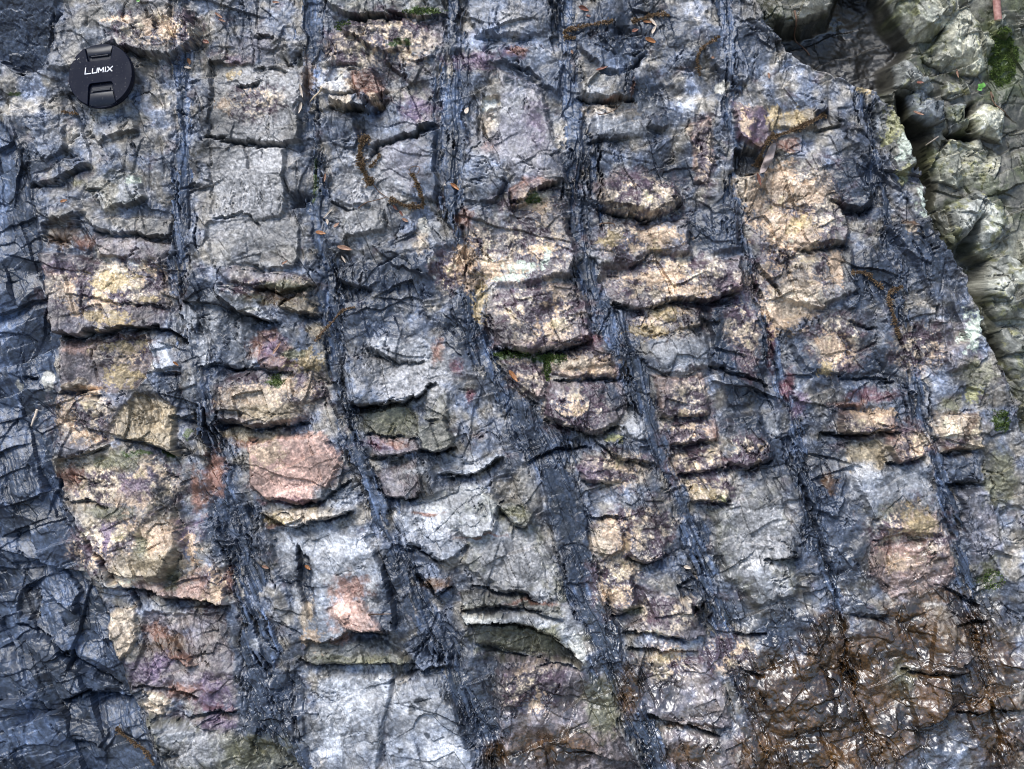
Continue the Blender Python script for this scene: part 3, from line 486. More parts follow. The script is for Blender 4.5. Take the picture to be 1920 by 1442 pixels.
 ('gold',1870,1260,60,110),('gold',1880,1400,60,60),('gold',1660,1350,130,80),('gold',1480,1400,110,60),('gold',1560,1260,70,90),('brown',1300,1365,60,9),('brown',1750,1310,30,40),('olive',1130,1330,40,60),('gold',1180,1300,30,60),
]
WET = [(1000,1380,120,70,1.),(1270,1300,110,110,1.),(1270,1420,100,60,1.),(1480,1320,140,150,1.),(1700,1330,170,200,1.),(1860,1320,100,170,1.),(1720,1060,90,60,.7),(1400,1120,110,90,.6),(1180,1080,80,60,.55),
 (1130,1240,60,120,.7),(880,1350,50,100,.5),(1560,1100,90,100,.6),(1560,20,80,30,.8),(520,1330,80,100,.35),(1840,1130,60,50,.8)]

def cum(pts):
    P = np.array(pts, f4); L = np.hypot(*np.diff(P, axis=0).T); c = np.concatenate([[0], np.cumsum(L)])
    return P, L, c

def line_field(X, Y, pts):
    """distance, side (+ below), fraction along a polyline"""
    P, L, c = cum(pts)
    best = np.full(X.shape, 1e9, f4); side = np.zeros(X.shape, f4); frac = np.zeros(X.shape, f4)
    for i in range(len(L)):
        ax, ay = P[i]; dx, dy = P[i + 1] - P[i]; ll = max(L[i], 1e-3)
        t = ((X - ax) * dx + (Y - ay) * dy) / (ll * ll)
        tc = np.clip(t, 0, 1)
        ex = X - ax - tc * dx; ey = Y - ay - tc * dy
        d = np.hypot(ex, ey)
        m = d < best
        cr = (dx * (Y - ay) - dy * (X - ax)) / ll
        best = np.where(m, d, best); side = np.where(m, cr, side); frac = np.where(m, (c[i] + tc * ll) / c[-1], frac)
    return best, side, frac, c[-1]

def poly_sdf(X, Y, pts):
    n = len(pts); d = np.full(X.shape, 1e9, f4); ins = np.zeros(X.shape, bool)
    for i in range(n):
        ax, ay = pts[i]; bx, by = pts[(i + 1) % n]
        dx, dy = bx - ax, by - ay
        t = np.clip(((X - ax) * dx + (Y - ay) * dy) / (dx * dx + dy * dy + 1e-6), 0, 1)
        d = np.minimum(d, np.hypot(X - ax - t * dx, Y - ay - t * dy))
        c = (ay > Y) != (by > Y)
        ins ^= c & (X < (bx - ax) * (Y - ay) / (by - ay + (1e-9 if by == ay else 0)) + ax)
    return np.where(ins, d, -d).astype(f4)

KIND = {
 'mauve': (.145, .115, .112), 'wgrey': (.16, .148, .13), 'ogrey': (.135, .13, .102), 'bgrey': (.082, .100, .138), 'pinkgrey': (.26, .172, .14), 'palegrey': (.225, .24, .27), 'cgrey': (.31, .31, .28), 'olivegrey': (.072, .069, .056), 'rustgrey': (.15, .085, .065),
  # albedo, and how the edge breaks up
 'slate': (.024, .032, .050), 'grey': (.21, .205, .205), 'olive': (.105, .10, .06), 'pale': (.32, .325, .34), 'white': (.46, .44, .39), 'cream': (.52, .42, .31), 'mint': (.42, .46, .38),
 'pink': (.42, .27, .215), 'rust': (.17, .085, .058), 'brown': (.075, .042, .022), 'maroon': (.085, .032, .04), 'purple': (.115, .08, .12), 'lav': (.155, .148, .168), 'peach': (.45, .325, .22), 'ochre': (.33, .25, .135),
 'yellow': (.27, .26, .13), 'tan': (.27, .215, .14), 'green': (.045, .07, .014), 'dark': (.032, .032, .034), 'spot': (.03, .034, .042), 'gold': (.036, .0185, .003)}

def window_of(x0, y0, step, pts, pad):
    p = np.array(pts)
    a = int((p[:, 0].min() - pad - x0) / step); b = int((p[:, 0].max() + pad - x0) / step) + 2
    c = int((p[:, 1].min() - pad - y0) / step); d = int((p[:, 1].max() + pad - y0) / step) + 2
    return slice(max(c, 0), max(d, 0)), slice(max(a, 0), max(b, 0))

def terrain(x0, y0, x1, y1, step, fine=True):
    xs = np.arange(x0, x1 + step * .5, step, dtype=f4); ys = np.arange(y0, y1 + step * .5, step, dtype=f4)
    X, Y = np.meshgrid(xs, ys)
    window = lambda pts, pad: window_of(x0, y0, step, pts, pad)
    # irregular edges: every outline below is read through this warp
    ja, jb = facets(X / 23, Y / 23, 901, .5, .5); jc, jd = facets(X / 9.5, Y / 9.5, 911, .5, .5)
    je, jf = facets(X / 52, Y / 52, 921, .6, .4)
    wx = 6 * gnoise(X / 60, Y / 60, 1) + 7.0 * ja + 3.2 * jc + 6 * je + 1.2 * gnoise(X / 7, Y / 7, 3)
    wy = 5 * gnoise(X / 60, Y / 60, 4) + 9.0 * (jb - .5) + 4.0 * (jd - .5) + 6 * (jf - .5) + 1.2 * gnoise(X / 7, Y / 7, 6)
    Xw, Yw = X + wx * .75, Y + wy * .75
    flow = np.interp(ys, [-400, 0, 400, 600, 800, 1000, 1150, 1442, 2000], [-6, 0, 12, 40, 90, 165, 225, 340, 560]).astype(f4)[:, None]
    U = X - flow
    Uw = U + wx * .9
    # --- beds and seams
    seam = np.zeros(X.shape, f4); bed = np.zeros(X.shape, np.int16); seam_id = np.full(X.shape, -1, np.int16)
    prof = np.full(X.shape, 1e9, f4)
    for i, t in enumerate(SEAMS):
        c = np.interp(ys, [p[0] for p in t], [p[1] for p in t]).astype(f4)[:, None]
        w = np.interp(ys, [p[0] for p in t], [p[2] for p in t]).astype(f4)[:, None]
        w = .8 * w * np.clip(.85 + .75 * gnoise(0 * xs[None, :] + i * 7.3 + X / 400, ys[:, None] / 75, 200 + i) + .3 * gnoise(X / 300 + i, Y / 24, 210 + i), .3, 1.7)
        c = c + 9 * gnoise(X / 500 + i * 3.1, Y / 90, 220 + i)
        d = np.abs(Xw + wx * .5 - c) / (w * .5)
        m = sst(1.3, .75, d)
        seam = np.maximum(seam, m)
        c0 = np.interp(ys, [p[0] for p in t], [p[1] for p in t]).astype(f4)[:, None]
        seam_id = np.where(np.abs(X + .4 * wx - c0) < 11, i, seam_id)
        bed += (X > c).astype(np.int16)
        prof = np.minimum(prof, np.abs(Xw - c) - w * .5)
    near = sst(62, -6, prof)
    spl = gnoise(Uw / 7.5, Y / 150, 231) + .6 * gnoise(Uw / 3.6, Y / 80, 232) + .6 * fbm(X / 60, Y / 75, 233, 3)
    core = seam.copy()
    seam = sst(.30, .58, seam * .75 + near * .72 * spl + .04)
    lx = np.interp(ys, [p[0] for p in LEFT], [p[1] for p in LEFT]).astype(f4)[:, None]
    ld = Xw - lx
    left = sst(8, -10, ld)
    ox = np.interp(ys, [p[0] for p in OUTER], [p[1] for p in OUTER]).astype(f4)[:, None]
    od = Xw + wx * .6 - ox
    outer = sst(-3, 5, od)
    slate = np.maximum(seam, left)
    prof = np.minimum(prof, ld)
    wet = np.zeros(X.shape, f4)
    if fine:
        wn_ = .5 * fbm(X / 60, Y / 60, 109, 3) + .2 * fbm(X / 17, Y / 17, 101, 3)
        for cx, cy, rx, ry, s in WET:
            d = np.hypot((X - cx) / rx, (Y - cy) / ry)
            wet = np.maximum(wet, s * sst(1.2, .6, d + wn_))
    soak = wet * sst(1080, 1200, Y)
    dry = 1 - .55 * soak
    # --- relief
    H = 10 * fbm(X / 260, Y / 260, 11, 3)
    edge = np.clip(prof, 0, 60)
    sand = (1 - slate)
    H += sand * (4 + 6 * (1 - np.exp(-edge / 7)))
    H += left * -8
    # facets of the sandstone
    wob = 1 + .5 * gnoise(X / 150, Y / 150, 20)
    qx, qy = X + 7 * gnoise(X / 60, Y / 60, 1) + 1.5 * gnoise(X / 14, Y / 14, 7), Y + 7 * gnoise(X / 60, Y / 60, 4) + 1.5 * gnoise(X / 14, Y / 14, 8)
    damp = np.ones(X.shape, f4)
    for k in (SMOOTH if fine else []):
        for q, bl_ in enumerate(BLOCKS):
            if poly_sdf(np.array([[k[0]]], f4), np.array([[k[1]]], f4), bl_[4])[0, 0] > 0:
                w = window(bl_[4], 14)
                damp[w] = np.minimum(damp[w], 1 - k[2] * sst(-2, 9, poly_sdf(Xw[w], Yw[w], bl_[4])))
    def rot(x, y, deg):
        c_, s_ = math.cos(math.radians(deg)), math.sin(math.radians(deg))
        return c_ * x + s_ * y, -s_ * x + c_ * y
    r1 = rot(qx, qy, 14); r2 = rot(qx, qy, 27); r3 = rot(qx, qy, -19); r4 = rot(qx, qy, 40)
    fa, ca = shards(r1[0] / 105, r1[1] / 92, 21, .6, .16, .22)
    fb, cb = facets(r2[0] / 60, r2[1] / 52, 31, .55, .2)
    fh, ch = shards(r3[0] / 56, r3[1] / 50, 35, .8, .2, .10, True)
    fb2, ca2 = facets(r3[0] / 78, r3[1] / 60, 33, .8, .2)
    fc, cc = shards(r3[0] / 24, r3[1] / 20, 41, .9, .22, .10, True)
    fd, cd = facets(r4[0] / 8.5, r4[1] / 7.5, 43, 1.0, .25)
    fe, ce = facets(r1[0] / 12, r1[1] / 9.5, 47, 1.0, .2)
    m2 = sst(-.25, .3, fbm(X / 130, Y / 120, 54, 3)); m3 = sst(-.02, .38, fbm(X / 80, Y / 75, 55, 3)); m4 = sst(.0, .4, fbm(X / 55, Y / 50, 56, 3))
    rough = np.clip(.75 + 1.1 * fbm(X / 110, Y / 95, 51, 3), .2, 1.7)
    rough2 = np.clip(.6 + 1.3 * fbm(X / 60, Y / 70, 53, 3), .1, 1.8)
    # splintered slate, drawn out along the beds
    px_ = U + 6 * gnoise(X / 80, Y / 80, 1) + 1.6 * gnoise(X / 16, Y / 30, 9)
    sa, _ = shards(px_ / 34 + .25 * gnoise(X / 90, Y / 90, 52), qy / 170, 61, .7, .25, .22)
    sa2, cs2 = facets(px_ / 24, qy / 92, 63, .45, .14)
    sb, cs = shards(px_ / 9, qy / 88, 71, .7, .25, .15, True)
    sc, _ = facets(qx / 30, qy / 24, 73, .5, .16)
    sd_, _ = shards(px_ / 4.2, qy / 40, 77, .7, .25, .15)
    fl, cfl = facets(px_ / 12, (qy + 30 * gnoise(X / 20, Y / 200, 79)) / 170, 78, .55, .28)
    lf = 1 - .8 * left
    sl_h = lf * (12 * sa + 9 * sa2 + 6 * fl + 2.2 * sb * m3) + 7 * sc * np.clip(rough - .5, 0, 2) + 3.5 * fc * m3 + 1.4 * fe * rough2
    H += sand * (24 * fa * wob * damp + 12 * fb * m2 * damp + 15 * fh * damp * (1.2 - m2) + 7 * fb2 * (1 - m2) * damp + damp * dry * (6.5 * fc * m3 + 2.4 * fd * m4 + 2.6 * fe * m3 * m4 + .8 * fd))
    H += slate * sl_h * (.4 + .6 * damp) * (1 - .6 * left) + left * (6 * fb + 6 * fb2 + 46 * fa + 30 * fh + 2 * fc) * damp
    grit = np.clip(.35 + 1.6 * fbm(X / 75, Y / 60, 87, 3), .12, 1.6)
    H += 1.5 * fbm(X / 10, Y / 10, 81, 3) * rough2 + (.75 * gnoise(X / 4.4, Y / 4.4, 85) + .5 * gnoise(X / 2.7, Y / 2.7, 86)) * grit * (1 - .6 * slate) * dry
    # fine joints: wandering hairlines across and along the beds
    for k, (fx, fy, dep, wd, lim) in enumerate(((190, 60, 8, .03, .2), (34, 210, 8, .035, .14), (80, 90, 9, .022, .12))):
        z = gnoise((U + wx * 1.2) / fx + 9 * k, (Y + wy * 1.6) / fy, 600 + k)
        H -= damp * (1 - .7 * left) * dep * sst(lim, lim + .3, fbm(X / 95, Y / 80, 610 + k, 2)) * np.exp(-(z / wd) ** 2)
    part = gnoise((U + wx * .4) / 24, Y / 420, 641) + .25 * gnoise(X / 40, Y / 60, 642)
    pk = sst(.0, .3, fbm(X / 90, Y / 140, 643, 3))
    H -= damp * 5 * pk * np.exp(-(part / .05) ** 2)
    # --- blocks
    blk = np.full(X.shape, -1, np.int16)
    for k, (h, gx, gy, bev, pts) in enumerate((BLOCKS + BOULDERS) if fine else []):
        w = window(pts, 14)
        x, y = Xw[w], Yw[w]
        if x.size == 0: continue
        sd = poly_sdf(x, y, pts)
        p = np.array(pts); cx, cy = p.mean(0)
        kx = .22 * math.sin(k * 12.9898); ky = .08 * math.sin(k * 78.233)
        z = h * 1.25 + (1.5 * gx + kx) * (x - cx) + (1.35 * gy + ky) * (y - cy)
        if k >= len(BLOCKS):           # rounded, worn
            x, y = qx[w], qy[w]
            sd = poly_sdf(x, y, pts)
            h = h * .45
            r = sd.max(); rk = random.Random(k)
            z = np.full(x.shape, h, f4) + rk.uniform(-.18, .18) * (x - cx) + rk.uniform(-.1, .2) * (y - cy)
            for q in range(7):
                an = 6.283 * (q + rk.random()) / 7; s0 = rk.uniform(.15, .7) * r; sl = rk.uniform(.35, .9)
                z = np.minimum(z, h + 4 - sl * np.maximum((x - cx) * math.cos(an) + (y - cy) * math.sin(an) - s0, -9))
            z = np.minimum(z, 1 + 1.5 * np.clip(sd, 0, None))
            H[w] += np.where(sd > 0, z, 0)
            blk[w] = np.where(sd > 0, k, blk[w])
        else:
            wgt = np.clip((sd + .1 * bev) / (bev * .62), 0, 1)
            H[w] += wgt * z
            blk[w] = np.where((sd > 0), k, blk[w])
    for drop, fade, pts in (LEDGES if fine else []):
        w = window(pts, fade * 5)
        x, y = Xw[w], Yw[w]
        if x.size == 0: continue
        d, s, t, L = line_field(x, y, pts)
        tap = np.clip(np.minimum(t, 1 - t) * L / (fade * 1.1), 0, 1) ** .6
        endd = np.clip(d / (np.abs(s) + 1e-3), 1, 9)      # beyond the ends the true distance outgrows the side distance
        keep = tap * np.exp(-(endd - 1) * 6)
        slot = np.clip(.7 + .8 * gnoise(x / 26, y / 26, 402), .1, 1.5)
        H[w] += keep * np.where(s > 0, - drop * .72 * np.clip(1 - d / (fade * 2.3), 0, 1) - drop * .95 * slot * np.exp(-((d - 2.2) / 2.6) ** 2), drop * .22 * np.clip(1 - d / (fade * 2.6), 0, 1))
    for dep, wid, pts in (CRACKS if fine else []):
        w = window(pts, wid * 4)
        x, y = Xw[w], Yw[w]
        if x.size == 0: continue
        d, s, t, L = line_field(x, y, pts)
        tap = np.clip(np.minimum(t, 1 - t) * L / 18, 0, 1) ** .7
        vary = .65 + .5 * gnoise(x / 30, y / 30, 401)
        H[w] -= dep * tap * vary * np.exp(-(d / (wid * .62 * np.clip(vary, .4, 2))) ** 2)
    # the face ends at the outer edge; a lower bank of rubbly rock lies beyond it
    bank = -24 + 10 * fbm(X / 130, Y / 130, 91, 3) + 22 * fa + 9 * fb + 6 * fb2 + 14 * fh + 6 * fc * m3 + 2 * fd * m4
    bank += 24 * sst(400, 900, Y) - 16 * np.exp(-((qx - ox - 16) / 15) ** 2)
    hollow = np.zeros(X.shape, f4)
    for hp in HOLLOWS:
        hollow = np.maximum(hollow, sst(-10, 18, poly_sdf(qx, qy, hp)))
    bank = bank * (1 - .75 * hollow) - 80 * hollow
    bank_s = -118 + 16 * fbm(X / 60, Y / 50, 96, 4) + 8 * fh
    isb = blk >= len(BLOCKS)
    Hb = H - 4 - 6 * (1 - np.exp(-edge / 7)) * sand
    H = H * (1 - outer) + outer * (bank + np.where(isb, Hb * 1.0, np.clip(Hb, -8, 8) * .3 - 14 * sst(740, 640, Y)))
    H -= 5 * np.exp(-((od - 4) / 7) ** 2) * 1.0
    H += 6 * np.exp(-((od + 10) / 12) ** 2) * (1 - outer)
    # crusty, flaking mosaics are bumpier
    n1 = fbm(X / 17, Y / 17, 101, 4, .62); n2 = fbm(X / 5.2, Y / 5.2, 105, 3, .65); n3 = fbm(X / 60, Y / 60, 109, 3)
    H += soak * (7 * fbm(X / 36, Y / 44, 161, 2) + 1.6 * gnoise(X / 13, Y / 15, 163) + .7 * gnoise(X / 6, Y / 7, 165))
    # --- colour
    col = np.empty(X.shape + (3,), f4)
    tone = fbm(X / 90, Y / 90, 121, 3)[..., None]
    warm = fbm(X / 45, Y / 45, 125, 3)[..., None]
    blot = fbm(X / 30, Y / 26, 127, 4, .6)[..., None]
    blot2 = fbm(X / 15, Y / 13, 128, 4, .62)[..., None]
    strk = fbm(U / 9, Y / 120, 131, 3)[..., None]
    wm = sst(-.25, .35, warm[..., 0] + .25 * (cb - .5))[..., None]
    base_s = np.array([.088, .102, .136], f4) * (1 - wm) + np.array([.150, .134, .112], f4) * wm
    lg = 1.1 * tone + .75 * blot + .65 * blot2 + .9 * (cb[..., None] - .5) + .7 * (ca2[..., None] - .5) + .4 * (cc[..., None] - .5) + .5 * strk * np.clip(tone + .5, 0, 1)
    base_s = base_s * np.exp(lg * 1.0)
    stain = sst(.18, .42, fbm(Xw / 50, Yw / 38, 133, 4, .6) + .2 * blot2[..., 0])[..., None] * .6
    base_s = base_s * (1 - stain) + stain * np.array([.075, .052, .058], f4) * np.exp(.7 * blot2)
    base_l = np.array([.025, .034, .054], f4) * np.exp(.3 + (.8 - .8 * left[..., None]) * strk + .9 * tone + .7 * strk + .8 * blot + .6 * blot2 + (1 - left[..., None]) * (.7 * (cs[..., None] - .5) + .8 * (cs2[..., None] - .5)) + left[..., None] * (.9 * (ch[..., None] - .5) + .9 * (ca2[..., None] - .5)))
    fl1 = fbm(X / 7.5, Y / 7.5, 135, 3, .6); fl2 = fbm(X / 12, Y / 20, 137, 3, .6)
    base_s = base_s * np.exp(1.25 * fl1)[..., None]
    fk = (sst(.30, .42, fl1 + .3 * tone[..., 0]) * .6)[..., None]
    base_s = base_s * (1 - fk) + fk * np.array([.34, .34, .34], f4)
    fk = (sst(.26, .40, fl2 - .25 * tone[..., 0]) * .6)[..., None]
    base_s = base_s * (1 - fk) + fk * np.array([.042, .045, .058], f4)
    base_l = base_l * np.exp(1.0 * fl1 + .5 * (1 - left) * (cfl - .5))[..., None]
    bb = (.55 * near * sst(-.1, .5, spl))[..., None]
    base_s = base_s * (1 - bb) + bb * np.array([.048, .060, .084], f4) * np.exp(.8 * blot2 + .6 * fl1[..., None])
    sm = np.clip(slate + .5 * n1 + .3 * n3, 0, 1)[..., None]
    sm = sst(.3, .75, sm)
    col[:] = base_s * (1 - sm) + base_l * sm
    sheen = sm[..., 0].copy()
    speck = np.clip(n2 * 1.2 + .5 * n1, -1, 1)
    crust = np.zeros(X.shape, f4)
    lum = col.mean(-1)
    lref = np.exp(lg[..., 0] * .7)
    modl = np.clip(lref * np.exp(.9 * fl1), .25, 1.8)
    def blend(w, m, c):
        col[w] = col[w] * (1 - m[..., None]) + np.clip(c * modl[w][..., None], .004, .8) * m[..., None]
    for bx, by, kind, st in (BCOL if fine else []):
        jx, jy = int((bx - x0) / step), int((by - y0) / step)
        near_ = blk[max(jy - 6, 0):jy + 7, max(jx - 6, 0):jx + 7].ravel()
        near_ = near_[near_ >= 0]
        if near_.size == 0: continue
        k = int(np.bincount(near_).argmax())
        if k >= len(BLOCKS): continue
        w = window(BLOCKS[k][4], 14)
        x, y = Xw[w], Yw[w]
        sd = poly_sdf(x, y, BLOCKS[k][4])
        a, b = n1[w], n2[w]
        m = sst(-4, 5, sd + 5 * a) * np.clip(st * (.92 + .55 * a + .3 * n3[w]), 0, 1)
        blend(w, m, np.array(KIND[kind], f4) * (1 + .3 * b[..., None] + .3 * a[..., None]))
        if kind == 'slate': sheen[w] = np.maximum(sheen[w], m)
        if kind == 'palegrey':
            v = sst(.0, .5, fbm(U[w] / 11, Y[w] / 100, 701, 3) + .3 * a)
            blend(w, m * v * .6, np.array([.07, .085, .12], f4))
            v = sst(.1, .5, fbm(X[w] / 40, Y[w] / 46, 703, 3))
            blend(w, m * v * .5, np.array([.40, .38, .345], f4))
    for kind, cx, cy, rx, ry in (PATCHES if fine else []):
        w = window([(cx - rx, cy - ry), (cx + rx, cy + ry)], 26)
        if X[w].size == 0: continue
        x, y = Xw[w], Yw[w]
        d = np.hypot((x - cx) / rx, (y - cy) / ry)
        a, b = n1[w], n2[w]
        if kind == 'mosaic':
            m = sst(1.25, .5, d + .8 * a + .3 * n3[w])
            q = 1.1 * a + .35 * b + .7 * n3[w] + .25 * gnoise(x / 38, y / 30, 500)
            tint = (.5 + .5 * np.tanh(3 * gnoise(x / 70, y / 60, 501)))[..., None]
            lavc = (np.array([.125, .115, .132], f4) * tint + np.array([.15, .128, .11], f4) * (1 - tint)) * (1 + .6 * b[..., None] + .4 * a[..., None])
            blend(w, m * .7, lavc)
            blend(w, m * sst(-.05, -.16, q) * .9, np.array([.05, .03, .04], f4) * (1 + .5 * b[..., None]))
            pe = (np.array([.41, .295, .20], f4) * tint + np.array([.44, .36, .27], f4) * (1 - tint))
            blend(w, np.clip(m * 1.25, 0, 1) * sst(.07, .13, q) * .92, np.clip(pe * (1 + .5 * b[..., None] + .4 * a[..., None]), .01, .7))
            blend(w, m * sst(.42, .52, q) * .7, np.array([.48, .40, .22], f4))
            edge_ = np.exp(-((q - .12) / .035) ** 2) * m * .5
            blend(w, edge_, np.array([.12, .075, .06], f4))
            crust[w] = np.maximum(crust[w], m)
            sheen[w] *= 1 - m
        elif kind in ('slate', 'grey', 'olive', 'gold', 'tan'):
            m = sst(1.25, .5, d + .7 * a + .3 * n3[w]) * .92
            c = np.array(KIND[kind], f4) * (1 + .55 * b[..., None] + .3 * a[..., None])
            if kind == 'gold':
                am = sst(-.35, .25, a + .7 * n3[w] + .3 * b)[..., None]
                c = np.array([.020, .012, .006], f4) * (1 - am) + np.array([.062, .029, .006], f4) * am * (1 + .4 * b[..., None])
            blend(w, m, np.clip(c, .004, 1))
            if kind == 'slate': sheen[w] = np.maximum(sheen[w], m)
        elif kind in ('spot', 'white'):
            blend(w, sst(1.1, .85, d), np.array(KIND[kind], f4) * (1 + .2 * b[..., None]))
        elif kind in ('pale', 'cream', 'pink', 'rust', 'maroon', 'lav', 'purple', 'brown', 'dark'):
            m = sst(1.25, .35, d + 1.0 * a + .35 * b + .25 * n3[w]) * (.9 if kind != 'pale' else .8)
            blend(w, m, np.clip(np.array(KIND[kind], f4) * (1 + .3 * b[..., None] + .25 * a[..., None]), .004, 1))
            if kind in ('maroon', 'purple'): crust[w] = np.maximum(crust[w], m * .5)
        else:                              # lichens: crisp islands
            m = sst(.12, -.10, d * .9 - .72 + 1.25 * a + .6 * b)
            blend(w, m * .92, np.array(KIND[kind], f4) * (1 + .3 * b[..., None]))
            crust[w] = np.maximum(crust[w], m * .6)
    # bank: paler, yellowish, lichened
    bl = (fbm(X / 70, Y / 70, 141, 3))[..., None]
    bvar = np.exp(.8 * bl + .8 * blot2 + .5 * blot + .6 * (cb[..., None] - .5))
    pale_b = np.where(isb, np.array(BOULDER_PALE, f4)[np.clip(blk - len(BLOCKS), 0, len(BOULDERS) - 1)], .0)[..., None]
    pale_b = np.maximum(pale_b, sst(360, 480, Y)[..., None] * .6)
    bcol = (np.where(isb[..., None], np.array([.13, .145, .165], f4), np.array([.075, .072, .055], f4)) * (1 - pale_b) + np.array([.33, .32, .25], f4) * pale_b) * bvar
    yl = sst(.12, .34, n1 + .4 * n3)[..., None] * .75 * np.clip(pale_b + .4 * isb[..., None], 0, 1)
    bcol = bcol * (1 - yl) + yl * np.array([.36, .34, .17], f4)
    gr = (sst(.0, .35, n3 + .4 * n1) * .6)[..., None]
    bcol = bcol * (1 - gr) + gr * np.array([.06, .07, .024], f4)
    ob = (sst(-8, 12, od + 14 * n1) * (1 - sst(820, 1000, Y)))[..., None]
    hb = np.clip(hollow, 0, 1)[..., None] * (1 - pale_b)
    bcol = bcol * (1 - hb) + np.array([.011, .0095, .0075], f4) * np.exp(.9 * blot2) * hb  # cast shade of the hollow painted in as near-black albedo
    bcol = bcol * np.exp(.7 * fl1 + .5 * (ch - .5))[..., None]
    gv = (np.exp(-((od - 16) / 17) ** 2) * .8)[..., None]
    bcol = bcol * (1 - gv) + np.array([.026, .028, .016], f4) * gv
    gm = np.exp(-(((X - 1905) / 34) ** 2 + ((Y - 95) / 60) ** 2))[..., None]
    bcol = bcol * (1 - gm) + np.array([.05, .075, .015], f4) * gm
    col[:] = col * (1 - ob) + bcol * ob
    # fine grain, lighter and darker at random
    col *= (1 + .5 * n2 + .25 * gnoise(X / 2.6, Y / 2.6, 151) * (1 - .5 * slate))[..., None]
    col = np.clip(col, .004, .85)
    H += crust * (2.2 * n1 + 2.6 * np.abs(n2) + 1.2 * n2)
    # region ids: bank 99, seams 50+i, left slate 60, beds 0..6
    reg = bed.copy()
    reg = np.where(seam_id >= 0, 50 + seam_id, reg); reg = np.where(left > .5, 60, reg); reg = np.where(outer > .5, 99, reg)
    H = np.where(hollow > .35, bank_s * hollow + H * (1 - hollow), H) - 24
    return dict(xs=xs, ys=ys, X=X, Y=Y, H=H.astype(f4), col=col, wet=wet, sheen=sheen, reg=reg, blk=blk)


# ------------------------------------------------------------------ node helpers and materials
def new_mat(name):
    m = bpy.data.materials.new(name); m.use_nodes = True
    nt = m.node_tree; b = nt.nodes["Principled BSDF"]
    return m, nt, b

def rock_material():
    m, nt, b = new_mat("layered_rock")
    N = nt.nodes.new; L = nt.links.new
    at = N("ShaderNodeAttribute"); at.attribute_name = "albedo"
    wt = N("ShaderNodeAttribute"); wt.attribute_name = "wet"
    sh = N("ShaderNodeAttribute"); sh.attribute_name = "sheen"
    tc = N("ShaderNodeTexCoord")
    n1 = N("ShaderNodeTexNoise"); n1.inputs["Scale"].default_value = 900; n1.inputs["Detail"].default_value = 5; n1.inputs["Roughness"].default_value = .7
    n2 = N("ShaderNodeTexNoise"); n2.inputs["Scale"].default_value = 210; n2.inputs["Detail"].default_value = 4
    L(tc.outputs["Object"], n1.inputs["Vector"]); L(tc.outputs["Object"], n2.inputs["Vector"])
    mr = N("ShaderNodeMapRange"); mr.inputs["From Min"].default_value = .3; mr.inputs["From Max"].default_value = .7; mr.inputs["To Min"].default_value = .62; mr.inputs["To Max"].default_value = 1.42
    L(n1.outputs["Fac"], mr.inputs["Value"])
    mul = N("ShaderNodeVectorMath"); mul.operation = 'SCALE'
    L(at.outputs["Color"], mul.inputs[0]); L(mr.outputs["Result"], mul.inputs["Scale"])
    L(mul.outputs["Vector"], b.inputs["Base Color"])
    # roughness: dry stone .66, slate .42, wet film .12
    r1 = N("ShaderNodeMath"); r1.operation = 'MULTIPLY_ADD'; r1.inputs[1].default_value = -.09; r1.inputs[2].default_value = .45
    L(sh.outputs["Fac"], r1.inputs[0])
    r2 = N("ShaderNodeMath"); r2.operation = 'MULTIPLY_ADD'; r2.inputs[1].default_value = -.16
    L(wt.outputs["Fac"], r2.inputs[0]); L(r1.outputs[0], r2.inputs[2])
    r3 = N("ShaderNodeMath"); r3.operation = 'MULTIPLY_ADD'; r3.inputs[1].default_value = .34; 
    r3b = N("ShaderNodeMath"); r3b.operation = 'SUBTRACT'; r3b.inputs[1].default_value = .5
    L(n2.outputs["Fac"], r3b.inputs[0]); L(r3b.outputs[0], r3.inputs[0]); L(r2.outputs[0], r3.inputs[2])
    cl = N("ShaderNodeClamp"); cl.inputs["Min"].default_value = .10; cl.inputs["Max"].default_value = .9
    L(r3.outputs[0], cl.inputs["Value"]); L(cl.outputs[0], b.inputs["Roughness"])
    b.inputs["Specular IOR Level"].default_value = .7
    bp = N("ShaderNodeBump"); bp.inputs["Distance"].default_value = .0008
    bs = N("ShaderNodeMath"); bs.operation = 'MULTIPLY_ADD'; bs.inputs[1].default_value = -.12; bs.inputs[2].default_value = .5
    L(wt.outputs["Fac"], bs.inputs[0]); L(bs.outputs[0], bp.inputs["Strength"])
    L(n1.outputs["Fac"], bp.inputs["Height"]); L(bp.outputs[0], b.inputs["Normal"])
    cw = N("ShaderNodeMath"); cw.operation = 'MULTIPLY'; cw.inputs[1].default_value = .7
    L(wt.outputs["Fac"], cw.inputs[0]); L(cw.outputs[0], b.inputs["Coat Weight"])
    cb = N("ShaderNodeBump"); cb.inputs["Strength"].default_value = .45; cb.inputs["Distance"].default_value = .0008
    L(n2.outputs["Fac"], cb.inputs["Height"]); L(cb.outputs[0], b.inputs["Coat Normal"])
    b.inputs["Coat Roughness"].default_value = .27
    b.inputs["Coat IOR"].default_value = 1.6
    return m

